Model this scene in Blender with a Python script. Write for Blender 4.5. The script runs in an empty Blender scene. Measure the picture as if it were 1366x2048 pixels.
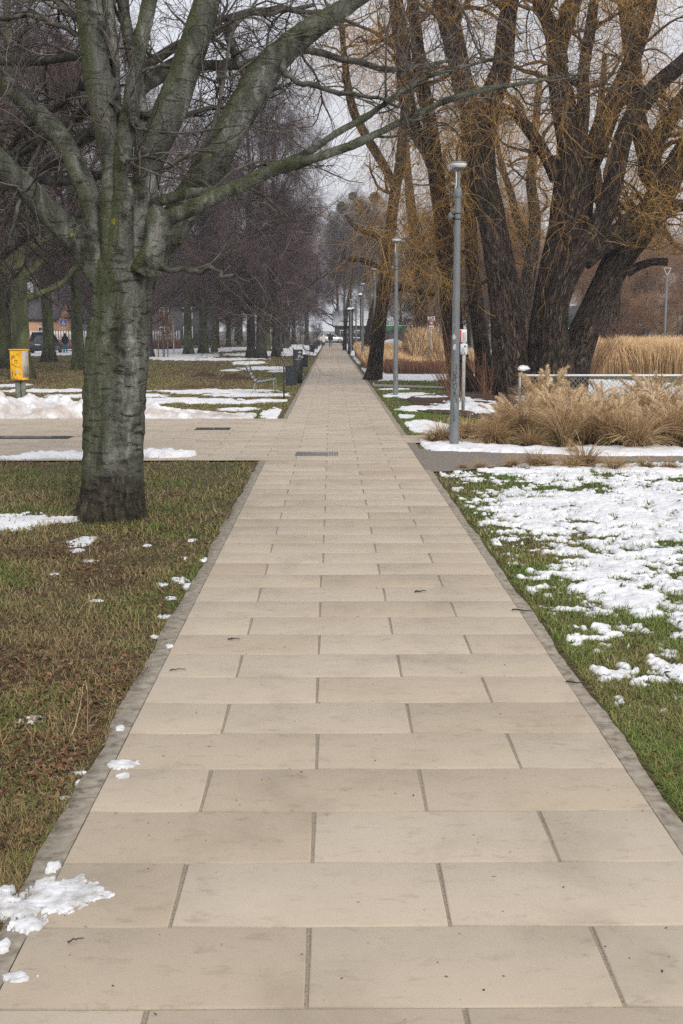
import bpy, math, random
import numpy as np
from mathutils import Vector, Matrix
S = bpy.context.scene
COL = S.collection
PI = math.pi
# ------------------------------------------------------------------ camera geometry (photo pixels, 1366 x 2048)
FPX, CX, CY, HC = 2303.0, 683.0, 1024.0, 2.1
TH = math.atan(363.0/FPX); PSI = math.atan(20.0/FPX*math.cos(TH))
Fh = np.array([math.sin(PSI), math.cos(PSI), 0.0]); Rv = np.array([math.cos(PSI), -math.sin(PSI), 0.0])
Fv = Fh*math.cos(TH) - np.array([0,0,math.sin(TH)]); Uv = Fh*math.sin(TH) + np.array([0,0,math.cos(TH)])
CAM = np.array([0,0,HC])
def ray(px, py): return Fv + Rv*(px-CX)/FPX + Uv*(CY-py)/FPX
def G(px, py, z=0.0):
    r = ray(px, py); t = (z-HC)/r[2]; return CAM + r*t
def A(px, py, Y):
    r = ray(px, py); return CAM + r*(Y/r[1])
def mpp(P): return float(np.dot(np.asarray(P)-CAM, Fv))/FPX     # metres per photo pixel at a point
# ------------------------------------------------------------------ noise
def _h(ix, iy, iz, seed):
    n = (ix.astype(np.int64)*374761393 + iy.astype(np.int64)*668265263 + iz.astype(np.int64)*2147483647 + seed*1442695041) & 0xffffffff
    n = ((n ^ (n >> 13))*1274126177) & 0xffffffff
    n = ((n ^ (n >> 16))*2246822519) & 0xffffffff
    return ((n ^ (n >> 15)) & 0xffffff)/float(0xffffff)
def vn3(x, y, z, seed=0):
    x0, y0, z0 = np.floor(x), np.floor(y), np.floor(z)
    fx, fy, fz = x-x0, y-y0, z-z0
    fx = fx*fx*(3-2*fx); fy = fy*fy*(3-2*fy); fz = fz*fz*(3-2*fz)
    r = 0
    for a in (0, 1):
        for b in (0, 1):
            for c in (0, 1):
                w = (fx if a else 1-fx)*(fy if b else 1-fy)*(fz if c else 1-fz)
                r = r + w*_h(x0+a, y0+b, z0+c, seed)
    return r*2-1
def vn2(x, y, seed=0):
    x0, y0 = np.floor(x), np.floor(y); fx, fy = x-x0, y-y0
    fx = fx*fx*(3-2*fx); fy = fy*fy*(3-2*fy); z = np.zeros_like(x0); r = 0
    for a in (0, 1):
        for b in (0, 1):
            r = r + (fx if a else 1-fx)*(fy if b else 1-fy)*_h(x0+a, y0+b, z, seed)
    return r*2-1
def fbm2(x, y, o=4, seed=0, g=.5):
    r = 0; a = 1; n = 0
    for i in range(o):
        r = r + a*vn2(x*2**i+i*7.3, y*2**i-i*3.1, seed+i); n += a; a *= g
    return r/n
def fbm3(x, y, z, o=3, seed=0):
    r = 0; a = 1; n = 0
    for i in range(o):
        r = r + a*vn3(x*2**i+i*7.3, y*2**i-i*3.1, z*2**i+i*1.7, seed+i); n += a; a *= .5
    return r/n
def sst(a, b, x):
    t = np.clip((x-a)/(b-a), 0, 1); return t*t*(3-2*t)
# ------------------------------------------------------------------ materials
def nt(name):
    m = bpy.data.materials.new(name); m.use_nodes = True; t = m.node_tree; t.nodes.clear()
    out = t.nodes.new('ShaderNodeOutputMaterial'); b = t.nodes.new('ShaderNodeBsdfPrincipled')
    t.links.new(b.outputs[0], out.inputs[0]); return m, t, b
def nd(t, typ, **kw):
    n = t.nodes.new(typ)
    for k, v in kw.items():
        if k in n.inputs: n.inputs[k].default_value = v
        else: setattr(n, k, v)
    return n
def ramp(t, src, cols):
    r = t.nodes.new('ShaderNodeValToRGB'); e = r.color_ramp.elements
    while len(e) > 1: e.remove(e[-1])
    e[0].position = cols[0][0]; e[0].color = (*cols[0][1], 1)
    for p, c in cols[1:]:
        q = e.new(p); q.color = (*c, 1)
    t.links.new(src, r.inputs[0]); return r
def coords(t, kind='Object', scale=(1,1,1)):
    mp = t.nodes.new('ShaderNodeMapping'); mp.inputs['Scale'].default_value = scale
    if kind == 'Object' or kind == 'Generated':
        tc = t.nodes.new('ShaderNodeTexCoord'); t.links.new(tc.outputs[kind], mp.inputs[0])
    elif kind == 'World':
        g = t.nodes.new('ShaderNodeNewGeometry'); t.links.new(g.outputs['Position'], mp.inputs[0])
    else:
        a = t.nodes.new('ShaderNodeAttribute'); a.attribute_name = kind; t.links.new(a.outputs['Vector'], mp.inputs[0])
    return mp
def noise(t, vec, scale, detail=4, rough=.6, dist=0):
    n = nd(t, 'ShaderNodeTexNoise'); n.inputs['Scale'].default_value = scale; n.inputs['Detail'].default_value = detail
    n.inputs['Roughness'].default_value = rough; n.inputs['Distortion'].default_value = dist
    t.links.new(vec.outputs[0], n.inputs['Vector']); return n
def mixc(t, fac, a, b, mode='MIX'):
    m = t.nodes.new('ShaderNodeMix'); m.data_type = 'RGBA'; m.blend_type = mode
    for s, v in ((m.inputs[0], fac), (m.inputs[6], a), (m.inputs[7], b)):
        if isinstance(v, (int, float)): s.default_value = v
        elif isinstance(v, tuple): s.default_value = (*v, 1)
        else: t.links.new(v, s)
    return m.outputs[2]
def bump(t, b, h, strength, dist=.02):
    n = t.nodes.new('ShaderNodeBump'); n.inputs['Strength'].default_value = strength; n.inputs['Distance'].default_value = dist
    t.links.new(h, n.inputs['Height']); t.links.new(n.outputs[0], b.inputs['Normal'])
def setb(b, rough=.9, spec=.3, metal=0):
    b.inputs['Roughness'].default_value = rough; b.inputs['Specular IOR Level'].default_value = spec; b.inputs['Metallic'].default_value = metal
def pm(name, cols, scale=5, detail=4, stretch=(1,1,1), coord='Object', bmp=0, bscale=None, bdist=.01, rough=.9, spec=.3, metal=0):
    m, t, b = nt(name); c = coords(t, coord, stretch); n = noise(t, c, scale, detail)
    r = ramp(t, n.outputs[0], cols); t.links.new(r.outputs[0], b.inputs['Base Color']); setb(b, rough, spec, metal)
    if bmp:
        n2 = noise(t, c, bscale or scale, 5); bump(t, b, n2.outputs[0], bmp, bdist)
    return m
def tintmat(name, cols, rough=.85, spec=.25, var=None, vscale=1.0, trans=0):
    """colour from the per-element float attribute 'tint' (0..1), shifted by a slow world noise"""
    m, t, b = nt(name); a = t.nodes.new('ShaderNodeAttribute'); a.attribute_name = 'tint'
    src = a.outputs['Fac']
    if var:
        c = coords(t, 'World'); n = noise(t, c, vscale, 3)
        k = nd(t, 'ShaderNodeMath', operation='MULTIPLY_ADD'); k.inputs[1].default_value = var; k.inputs[2].default_value = -var/2
        t.links.new(n.outputs[0], k.inputs[0])
        s = nd(t, 'ShaderNodeMath', operation='ADD'); s.use_clamp = True
        t.links.new(src, s.inputs[0]); t.links.new(k.outputs[0], s.inputs[1]); src = s.outputs[0]
    r = ramp(t, src, cols); t.links.new(r.outputs[0], b.inputs['Base Color']); setb(b, rough, spec)
    return m
# ------------------------------------------------------------------ mesh building
def npmesh(name, V, F4=None, F3=None, attrs=None, smooth=True):
    me = bpy.data.meshes.new(name); V = np.asarray(V, np.float32)
    me.vertices.add(len(V)); me.vertices.foreach_set('co', V.ravel())
    idx = []; st = []; tot = 0
    if F4 is not None and len(F4):
        F4 = np.asarray(F4, np.int32); idx.append(F4.ravel()); st.append(np.arange(len(F4))*4); tot = len(F4)*4
    if F3 is not None and len(F3):
        F3 = np.asarray(F3, np.int32); idx.append(F3.ravel()); st.append(tot+np.arange(len(F3))*3)
    idx = np.concatenate(idx); st = np.concatenate(st)
    me.loops.add(len(idx)); me.loops.foreach_set('vertex_index', idx.astype(np.int32))
    me.polygons.add(len(st)); me.polygons.foreach_set('loop_start', st.astype(np.int32))
    if smooth: me.polygons.foreach_set('use_smooth', np.ones(len(st), bool))
    for k, a in (attrs or {}).items():
        a = np.asarray(a, np.float32)
        if a.ndim == 1:
            at = me.attributes.new(k, 'FLOAT', 'POINT'); at.data.foreach_set('value', a)
        else:
            at = me.attributes.new(k, 'FLOAT_VECTOR', 'POINT'); at.data.foreach_set('vector', a.ravel())
    me.update(calc_edges=True); return me
def norm(a): return a/np.maximum(np.linalg.norm(a, axis=-1, keepdims=True), 1e-9)
class Acc:
    def __init__(s): s.V = []; s.Q = []; s.T = []; s.n = 0; s.tint = []; s.buv = []
    def add(s, V, Q=None, T=None, tint=0.5, buv=None):
        V = np.asarray(V, float).reshape(-1, 3)
        if Q is not None and len(Q): s.Q.append(np.asarray(Q).reshape(-1, 4)+s.n)
        if T is not None and len(T): s.T.append(np.asarray(T).reshape(-1, 3)+s.n)
        s.V.append(V); s.n += len(V)
        s.tint.append(np.broadcast_to(tint, (len(V),)).astype(float))
        s.buv.append(np.asarray(buv).reshape(-1, 3) if buv is not None else V)
    def tubes(s, P, R, sides=3, tint=None, cap=False, rmod=None):
        P = np.asarray(P, float); R = np.asarray(R, float)
        if P.ndim == 2: P = P[None]; R = R[None]
        B, n, _ = P.shape
        if B == 0: return
        T = norm(np.gradient(P, axis=1)); mean = np.abs(T.mean(1)); ax = mean.argmin(1)
        ref = np.zeros((B, 1, 3)); ref[np.arange(B), 0, ax] = 1
        N1 = norm(np.cross(T, ref)); N2 = np.cross(T, N1)
        a = np.arange(sides)*2*PI/sides; ca, sa = np.cos(a), np.sin(a)
        L = np.concatenate([np.zeros((B, 1)), np.cumsum(np.linalg.norm(np.diff(P, axis=1), axis=2), axis=1)], 1)
        RR = np.repeat(R[:, :, None], sides, 2)
        if rmod is not None: RR = RR*rmod(a[None, None, :], L[:, :, None], R[:, :, None])
        V = P[:, :, None]+RR[..., None]*(N1[:, :, None]*ca[:, None]+N2[:, :, None]*sa[:, None])
        Rm = R.max(1)[:, None, None]
        buv = np.stack([ca*Rm+0*L[..., None], sa*Rm+0*L[..., None], L[..., None]+0*ca+np.arange(B)[:, None, None]*3.7], -1)
        k = np.arange(sides); k2 = (k+1) % sides
        q = np.stack([k, k2, k2+sides, k+sides], -1)[None]+(np.arange(n-1)*sides)[:, None, None]
        q = q.reshape(1, -1, 4)+(np.arange(B)*n*sides)[:, None, None]
        tt = 0.5 if tint is None else np.repeat(np.broadcast_to(tint, (B,)), n*sides)
        T3 = []
        if cap:
            for b in range(B):
                o = b*n*sides
                for i in range(1, sides-1):
                    T3.append((o, o+i+1, o+i)); e = o+(n-1)*sides; T3.append((e, e+i, e+i+1))
        s.add(V, q, T3, tt, buv)
    def ribbons(s, P, W, side=None, tint=None):
        """P (B,n,3), W (B,n) half widths"""
        B, n, _ = P.shape
        if side is None:
            T = norm(P[:, -1]-P[:, 0]); side = norm(np.cross(T, np.array([0, 0, 1.0])+1e-4))
        V = np.stack([P-side[:, None]*W[..., None], P+side[:, None]*W[..., None]], 2)
        k = np.arange(n-1)*2; q = np.stack([k, k+1, k+3, k+2], -1)[None]+(np.arange(B)*n*2)[:, None, None]
        tt = np.asarray(0.5 if tint is None else tint, float)
        if tt.ndim == 1: tt = np.repeat(tt, n*2)
        elif tt.ndim == 2: tt = np.repeat(tt, 2, axis=1).ravel()
        s.add(V, q, None, tt)
    def box(s, c, d, rz=0, rx=0, ry=0, bev=0, tint=.5):
        x, y, z = d[0]/2, d[1]/2, d[2]/2; bv = min(bev, x*.9, y*.9, z*.9)
        M = Matrix.Rotation(rz, 3, 'Z') @ Matrix.Rotation(ry, 3, 'Y') @ Matrix.Rotation(rx, 3, 'X'); M = np.array(M)
        if bv <= 0:
            V = np.array([(i*x, j*y, k*z) for k in (-1, 1) for j in (-1, 1) for i in (-1, 1)])
            Q = [(0,2,3,1),(4,5,7,6),(0,1,5,4),(2,6,7,3),(0,4,6,2),(1,3,7,5)]
            s.add(V@M.T+np.asarray(c), Q, None, tint); return
        V = []; 
        for k in (-1, 1):
            for j in (-1, 1):
                for i in (-1, 1):
                    V += [(i*x, j*(y-bv), k*(z-bv)), (i*(x-bv), j*y, k*(z-bv)), (i*(x-bv), j*(y-bv), k*z)]
        V = np.array(V); Q = []; T = []
        id_ = lambda i, j, k, w: ((k > 0)*4+(j > 0)*2+(i > 0))*3+w
        for w in range(3):
            for sg in (-1, 1):
                cs = []
                for a_, b_ in ((-1, -1), (1, -1), (1, 1), (-1, 1)):
                    p = [0, 0, 0]; p[w] = sg; o = [q_ for q_ in range(3) if q_ != w]; p[o[0]] = a_; p[o[1]] = b_; cs.append(id_(*p, w))
                Q.append(cs)
        for w in range(3):          # edges running along axis w
            o = [q_ for q_ in range(3) if q_ != w]
            for a_ in (-1, 1):
                for b_ in (-1, 1):
                    p = [0, 0, 0]; p[o[0]] = a_; p[o[1]] = b_; p[w] = -1; q_ = list(p); q_[w] = 1
                    Q.append((id_(*p, o[0]), id_(*q_, o[0]), id_(*q_, o[1]), id_(*p, o[1])))
        for i in (-1, 1):
            for j in (-1, 1):
                for k in (-1, 1): T.append((id_(i, j, k, 0), id_(i, j, k, 1), id_(i, j, k, 2)))
        s.add(V@M.T+np.asarray(c), Q, T, tint)
    def prism(s, pts, d, origin=(0,0,0), u=(1,0,0), v=(0,0,1), w=(0,1,0)):
        """extrude a 2D outline (u,v) by d along w"""
        u, v, w, o = map(lambda q: np.array(q, float), (u, v, w, origin)); n = len(pts)
        f = np.array([o+u*p[0]+v*p[1] for p in pts]); c0 = f.mean(0)
        V = np.concatenate([f, f+w*d, [c0], [c0+w*d]]); k = np.arange(n); k2 = (k+1) % n
        s.add(V, np.stack([k, k2, k2+n, k+n], -1), np.concatenate([np.stack([k2, k, k*0+2*n], -1), np.stack([k+n, k2+n, k*0+2*n+1], -1)]))
    def lathe(s, prof, c=(0,0,0), sides=20):
        P = np.array(prof, float); n = len(P); a = np.arange(sides)*2*PI/sides
        V = np.stack([P[:, 0:1]*np.cos(a)+c[0], P[:, 0:1]*np.sin(a)+c[1], P[:, 1:2]+0*a+c[2]], -1)
        k = np.arange(sides); k2 = (k+1) % sides
        q = np.stack([k, k2, k2+sides, k+sides], -1)[None]+(np.arange(n-1)*sides)[:, None, None]
        s.add(V, q.reshape(-1, 4))
    def mesh(s, name, smooth=True):
        V = np.concatenate(s.V)
        return npmesh(name, V, np.concatenate(s.Q) if s.Q else None, np.concatenate(s.T) if s.T else None,
                      {'tint': np.concatenate(s.tint), 'buv': np.concatenate(s.buv)}, smooth)
    def obj(s, name, mat, parent=None, smooth=True): return mk(name, s.mesh(name, smooth), mat, parent)
def mk(name, me, mat=None, parent=None, loc=None, rz=None):
    o = bpy.data.objects.new(name, me); COL.objects.link(o)
    if mat is not None:
        me.materials.append(mat)
    if parent is not None: o.parent = parent
    if loc is not None: o.location = loc
    if rz is not None: o.rotation_euler.z = rz
    return o
def tag(o, label, cat, group=None, kind=None):
    if label: o['label'] = label
    if cat: o['category'] = cat
    if group: o['group'] = group
    if kind: o['kind'] = kind
    return o
def struct(o): o['kind'] = 'structure'; return o
def thing(name, loc, label, cat, group=None, rz=0):
    o = bpy.data.objects.new(name, None); COL.objects.link(o); o.location = tuple(float(q) for q in loc); o.rotation_euler.z = rz
    o.empty_display_size = .3
    return tag(o, label, cat, group)
def copytree(o, loc=None, rz=None, label=None, parent=None, scale=None):
    c = o.copy(); COL.objects.link(c)
    if parent is not None: c.parent = parent
    if loc is not None: c.location = tuple(float(q) for q in loc)
    if rz is not None: c.rotation_euler.z = rz
    if scale is not None: c.scale = (scale, scale, scale) if isinstance(scale, (int, float)) else scale
    if label: c['label'] = label
    for ch in list(o.children): copytree(ch, parent=c)
    return c
def remeshed(me, voxel, smooth_it=0):
    """voxel union of overlapping closed tubes, as a plain mesh"""
    o = bpy.data.objects.new('tmp', me); COL.objects.link(o)
    m = o.modifiers.new('r', 'REMESH'); m.mode = 'VOXEL'; m.voxel_size = voxel; m.use_smooth_shade = True
    if smooth_it:
        k = o.modifiers.new('s', 'SMOOTH'); k.factor = .5; k.iterations = smooth_it
    dg = bpy.context.evaluated_depsgraph_get(); dg.update()
    r = bpy.data.meshes.new_from_object(o.evaluated_get(dg)); bpy.data.objects.remove(o); return r
def mesh_v(me):
    a = np.empty(len(me.vertices)*3, np.float32); me.vertices.foreach_get('co', a); return a.reshape(-1, 3).astype(float)
def mesh_n(me):
    a = np.empty(len(me.vertices)*3, np.float32); me.vertex_normals.foreach_get('vector', a); return a.reshape(-1, 3).astype(float)
def set_v(me, V): me.vertices.foreach_set('co', V.astype(np.float32).ravel()); me.update()
# ------------------------------------------------------------------ curves and growth
def resample(P, R, n):
    """Catmull-Rom through control points, n samples evenly by length"""
    P = np.asarray(P, float); R = np.asarray(R, float); m = len(P)
    X = np.concatenate([P, R[:, None]], 1); Xp = np.concatenate([[2*X[0]-X[1]], X, [2*X[-1]-X[-2]]])
    out = []
    for i in range(m-1):
        p0, p1, p2, p3 = Xp[i:i+4]; t = np.linspace(0, 1, 12, endpoint=False)[:, None]
        out.append(.5*((2*p1)+(-p0+p2)*t+(2*p0-5*p1+4*p2-p3)*t**2+(-p0+3*p1-3*p2+p3)*t**3))
    X = np.concatenate(out+[Xp[-2:-1]]); d = np.concatenate([[0], np.cumsum(np.linalg.norm(np.diff(X[:, :3], axis=0), axis=1))])
    s = np.linspace(0, d[-1], n); Y = np.stack([np.interp(s, d, X[:, j]) for j in range(4)], 1)
    return Y[:, :3], np.maximum(Y[:, 3], .001)
def pxlimb(pts, Y, n=24):
    """traced limb: (px, py, radius px[, dy]); Y the trunk's distance"""
    P = [A(p[0], p[1], Y+(p[3] if len(p) > 3 else 0)) for p in pts]; R = [p[2]*mpp(q) for p, q in zip(pts, P)]
    return resample(P, R, n)
def grow(rng, P, R, n, t0, t1, L, ang, npts, rf, wig=.25, grav=0.0, rtip=.25, lscale=.5, rmax=None, rmin=.0):
    """n children on each of the B parent curves; returns curves (B*n,npts,3) and radii"""
    B, m, _ = P.shape
    if B == 0: return np.zeros((0, npts, 3)), np.zeros((0, npts))
    pi = np.repeat(np.arange(B), n); t = rng.uniform(t0, t1, len(pi)); x = t*(m-1); i = np.minimum(x.astype(int), m-2); f = (x-i)
    p = P[pi, i]*(1-f)[:, None]+P[pi, i+1]*f[:, None]; r = R[pi, i]*(1-f)+R[pi, i+1]*f
    T = norm(P[pi, i+1]-P[pi, i]); q = rng.normal(size=p.shape); q = norm(q-T*(q*T).sum(1, keepdims=True))
    a = np.radians(rng.uniform(ang[0], ang[1], len(pi)))[:, None]; d = T*np.cos(a)+q*np.sin(a)
    ln = rng.uniform(L[0], L[1], len(pi))*(1-lscale*t); st = ln/(npts-1)
    out = [p]; k = rng.normal(size=p.shape)*wig
    for j in range(npts-1):
        k = k*.5+rng.normal(size=p.shape)*wig; d = norm(d+k+np.array([0, 0, grav])); p = p+d*st[:, None]; out.append(p)
    r0 = np.maximum(r*rf, rmin)
    if rmax: r0 = np.minimum(r0, rmax)
    RR = r0[:, None]*np.linspace(1, rtip, npts)[None]
    return np.stack(out, 1), RR
# ------------------------------------------------------------------ materials of the place
def mk_slab(name='paving_slab', tone=1.0):
    m, t, b = nt(name); c = coords(t, 'World')
    a = t.nodes.new('ShaderNodeAttribute'); a.attribute_name = 'tint'
    r0 = ramp(t, a.outputs['Fac'], [(0, (.44, .362, .270)), (.3, (.495, .412, .310)), (.65, (.488, .412, .318)), (1, (.535, .452, .350))])
    n1 = noise(t, c, 1.7, 6, .62, .4); r1 = ramp(t, n1.outputs[0], [(.3, (.82, .81, .79)), (.47, (.97, .965, .96)), (.7, (1.04, 1.04, 1.04))])
    col = mixc(t, 1.0, r0.outputs[0], r1.outputs[0], 'MULTIPLY')
    c2 = coords(t, 'World', (1, 1.9, 1)); n2 = noise(t, c2, 7.5, 7, .7, .3); r2 = ramp(t, n2.outputs[0], [(.33, (.76, .745, .71)), (.45, (.98, .98, .98)), (1, (1, 1, 1))])
    n2b = noise(t, c, .55, 3); r2b = ramp(t, n2b.outputs[0], [(.42, (1, 1, 1)), (.58, (0, 0, 0))])
    col = mixc(t, mixc(t, .75, r2b.outputs[0], (.8, .8, .8)), col, mixc(t, 1.0, col, r2.outputs[0], 'MULTIPLY'))
    n3 = noise(t, c, 160, 3, .7); r3 = ramp(t, n3.outputs[0], [(.30, (.72, .70, .68)), (.45, (1, 1, 1)), (.68, (1.06, 1.06, 1.06))])
    col = mixc(t, .6, col, mixc(t, 1.0, col, r3.outputs[0], 'MULTIPLY'))
    n5 = noise(t, c, 23, 2, .5); r5 = ramp(t, n5.outputs[0], [(.235, (.30, .27, .24)), (.262, (1, 1, 1))])
    col = mixc(t, 1.0, col, r5.outputs[0], 'MULTIPLY')
    t.links.new(col, b.inputs['Base Color'])
    c4 = coords(t, 'World', (.35, 1.6, 1)); n4 = noise(t, c4, 1.1, 4); r4 = ramp(t, n4.outputs[0], [(.42, (.82,)*3), (.62, (.50,)*3)])
    t.links.new(r4.outputs[0], b.inputs['Roughness']); b.inputs['Specular IOR Level'].default_value = .4
    bump(t, b, n3.outputs[0], .35, .002); return m
MAT = {}
MAT['slab'] = mk_slab()
MAT['joint'] = pm('joint_sand', [(.3, (.19, .155, .11)), (.5, (.31, .265, .20)), (.7, (.42, .365, .285))], 110, 4, coord='World', bmp=.8, bdist=.004)
MAT['kerb'] = pm('kerb_concrete', [(.3, (.14, .115, .085)), (.48, (.29, .25, .195)), (.7, (.40, .355, .28))], 14, 7, coord='World', bmp=.7, bscale=70, bdist=.005)
MAT['asphalt'] = pm('asphalt', [(.3, (.12, .10, .082)), (.55, (.23, .195, .165)), (.75, (.34, .30, .255))], 40, 6, coord='World', bmp=.6, bscale=150, bdist=.004)
MAT['road'] = pm('road_asphalt', [(.3, (.06,)*3), (.7, (.10,)*3)], 4, 6, coord='World')
MAT['drain'] = pm('drain_metal', [(.35, (.045, .045, .045)), (.65, (.09, .088, .085))], 30, 4, rough=.55, metal=.6)
MAT['draing'] = pm('drain_galvanised', [(.35, (.15, .155, .15)), (.65, (.25, .25, .24))], 20, 4, rough=.5, metal=.3)
def mk_ground():
    m, t, b = nt('lawn_ground'); c = coords(t, 'World')
    n1 = noise(t, c, .9, 5, .6, .3); n2 = noise(t, c, 16, 7, .75)
    soil = ramp(t, n2.outputs[0], [(.3, (.035, .024, .015)), (.5, (.105, .075, .045)), (.7, (.21, .155, .09))])
    left = ramp(t, n2.outputs[0], [(.3, (.035, .035, .012)), (.5, (.10, .095, .036)), (.72, (.20, .17, .08))])
    right = ramp(t, n2.outputs[0], [(.3, (.035, .048, .012)), (.5, (.09, .12, .03)), (.72, (.17, .19, .065))])
    sx = nd(t, 'ShaderNodeSeparateXYZ'); t.links.new(c.outputs[0], sx.inputs[0])
    sd = ramp(t, sx.outputs[0], [(0, (0,)*3), (.6, (1,)*3)]); g = mixc(t, sd.outputs[0], left.outputs[0], right.outputs[0])
    f = ramp(t, n1.outputs[0], [(.42, (1,)*3), (.6, (0,)*3)])
    t.links.new(mixc(t, f.outputs[0], g, soil.outputs[0]), b.inputs['Base Color']); setb(b, .95, .15)
    bump(t, b, n2.outputs[0], .9, .03); return m
MAT['ground'] = mk_ground()
MAT['grass'] = tintmat('lawn_grass', [(0, (.13, .085, .045)), (.22, (.36, .27, .135)), (.42, (.23, .20, .075)), (.62, (.15, .165, .045)), (.85, (.12, .18, .032)), (1, (.09, .18, .026))], var=.55, vscale=1.3)
MAT['grass_g'] = tintmat('green_lawn_grass', [(0, (.16, .12, .05)), (.2, (.32, .28, .12)), (.4, (.21, .225, .065)), (.6, (.15, .205, .045)), (1, (.105, .20, .028))], var=.4, vscale=1.1)
MAT['leaf'] = tintmat('dead_leaf', [(0, (.030, .018, .011)), (.4, (.085, .042, .022)), (.75, (.18, .088, .042)), (1, (.30, .18, .10))], rough=.7)
def mk_snow(name, dirt=0):
    m, t, b = nt(name); c = coords(t, 'World'); n = noise(t, c, 2.2, 6, .65)
    r = ramp(t, n.outputs[0], [(.34, (.64, .65, .67)), (.48, (.80, .805, .82)), (.6, (.88, .88, .89))]); col = r.outputs[0]
    if dirt:
        n2 = noise(t, c, 1.5, 7, .68, .5); r2 = ramp(t, n2.outputs[0], [(.50-.1*dirt, (0,)*3), (.66, (1,)*3)])
        col = mixc(t, r2.outputs[0], col, (.42, .34, .28))
    t.links.new(col, b.inputs['Base Color']); setb(b, .6, .3); n3 = noise(t, c, 38, 5, .7); bump(t, b, n3.outputs[0], .55, .012)
    b.inputs['Subsurface Weight'].default_value = .0
    return m
MAT['snow'] = mk_snow('snow'); MAT['dsnow'] = mk_snow('dirty_snow', 1)
MAT['wsnow'] = pm('wet_grainy_snow', [(.34, (.40, .37, .33)), (.46, (.60, .59, .58)), (.60, (.82, .82, .84))], 9, 7, coord='World', bmp=.7, bscale=60, bdist=.01, rough=.4, spec=.5)
def mk_beech():
    m, t, b = nt('smooth_grey_bark'); c = coords(t, 'World'); cs = coords(t, 'World', (1, 1, .28))
    n1 = noise(t, cs, 4.5, 7, .68, .5)
    g = ramp(t, n1.outputs[0], [(.30, (.030, .031, .024)), (.43, (.085, .090, .070)), (.55, (.165, .17, .145)), (.68, (.37, .37, .335))])
    nf = noise(t, c, 60, 6, .75); fr = ramp(t, nf.outputs[0], [(.32, (.42,)*3), (.5, (.95,)*3), (.7, (1.35,)*3)])
    col = mixc(t, 1.0, g.outputs[0], fr.outputs[0], 'MULTIPLY')
    # horizontal dark wrinkles and scars
    cw = coords(t, 'World', (1, 1, 4.5)); nw = noise(t, cw, 3.6, 5, .62, .8); w = ramp(t, nw.outputs[0], [(.34, (.16,)*3), (.43, (1,)*3)])
    s0 = nd(t, 'ShaderNodeSeparateXYZ'); t.links.new(c.outputs[0], s0.inputs[0]); zf = nd(t, 'ShaderNodeMapRange'); zf.inputs['From Min'].default_value = 2.2; zf.inputs['From Max'].default_value = 3.6; zf.inputs['To Min'].default_value = 1; zf.inputs['To Max'].default_value = .25; t.links.new(s0.outputs[2], zf.inputs[0])
    col = mixc(t, zf.outputs[0], col, mixc(t, 1.0, col, w.outputs[0], 'MULTIPLY'))
    nb = noise(t, c, 3.1, 8, .72, .6); bl = ramp(t, nb.outputs[0], [(.36, (.26, .25, .22)), (.47, (1,)*3)])
    col = mixc(t, 1.0, col, bl.outputs[0], 'MULTIPLY')
    # moss: sides that face left and up, broken by noise
    ge = t.nodes.new('ShaderNodeNewGeometry'); dt = nd(t, 'ShaderNodeVectorMath', operation='DOT_PRODUCT'); dt.inputs[1].default_value = (-.95, -.10, .30)
    t.links.new(ge.outputs['Normal'], dt.inputs[0]); nm = noise(t, cs, 3.2, 6, .7)
    ad = nd(t, 'ShaderNodeMath', operation='MULTIPLY_ADD'); ad.inputs[1].default_value = 2.6; t.links.new(nm.outputs[0], ad.inputs[0]); t.links.new(dt.outputs['Value'], ad.inputs[2])
    mr = nd(t, 'ShaderNodeMapRange'); mr.inputs['From Min'].default_value = 1.32; mr.inputs['From Max'].default_value = 2.12
    t.links.new(ad.outputs[0], mr.inputs[0])
    mcol = ramp(t, nf.outputs[0], [(.3, (.022, .026, .010)), (.5, (.070, .080, .026)), (.7, (.14, .15, .055))])
    mf = nd(t, 'ShaderNodeMath', operation='MULTIPLY'); mf.inputs[1].default_value = .8; t.links.new(mr.outputs[0], mf.inputs[0])
    col = mixc(t, mf.outputs[0], col, mcol.outputs[0])
    # sparse yellow lichen
    nl = noise(t, c, 6.3, 2, .4); lr = ramp(t, nl.outputs[0], [(.755, (0,)*3), (.765, (1,)*3)]); col = mixc(t, lr.outputs[0], col, (.26, .25, .03))
    # rotten dark foot
    sx = nd(t, 'ShaderNodeSeparateXYZ'); t.links.new(c.outputs[0], sx.inputs[0]); zn = nd(t, 'ShaderNodeMath', operation='MULTIPLY_ADD')
    zn.inputs[1].default_value = -1.1; t.links.new(n1.outputs[0], zn.inputs[0]); t.links.new(sx.outputs[2], zn.inputs[2])
    zr = nd(t, 'ShaderNodeMapRange'); zr.inputs['From Min'].default_value = -.20; zr.inputs['From Max'].default_value = .10; zr.inputs['To Min'].default_value = .92; zr.inputs['To Max'].default_value = 0
    t.links.new(zn.outputs[0], zr.inputs[0])
    cv = coords(t, 'World', (1, 1, .3)); nv = noise(t, cv, 22, 5); rot = ramp(t, nv.outputs[0], [(.35, (.014, .011, .007)), (.55, (.05, .04, .025)), (.75, (.16, .13, .095))])
    col = mixc(t, zr.outputs[0], col, rot.outputs[0])
    t.links.new(col, b.inputs['Base Color']); setb(b, .85, .25)
    h = nd(t, 'ShaderNodeMath', operation='ADD'); t.links.new(nf.outputs[0], h.inputs[0]); t.links.new(w.outputs[0], h.inputs[1])
    bump(t, b, h.outputs[0], 1.0, .020); return m
MAT['beech'] = mk_beech()
MAT['w_branch'] = pm('willow_branch_bark', [(.3, (.04, .026, .015)), (.55, (.13, .08, .04)), (.75, (.24, .15, .075))], 5, 6, (1, 1, .5), 'World', bmp=.6, bscale=14, bdist=.02)
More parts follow.
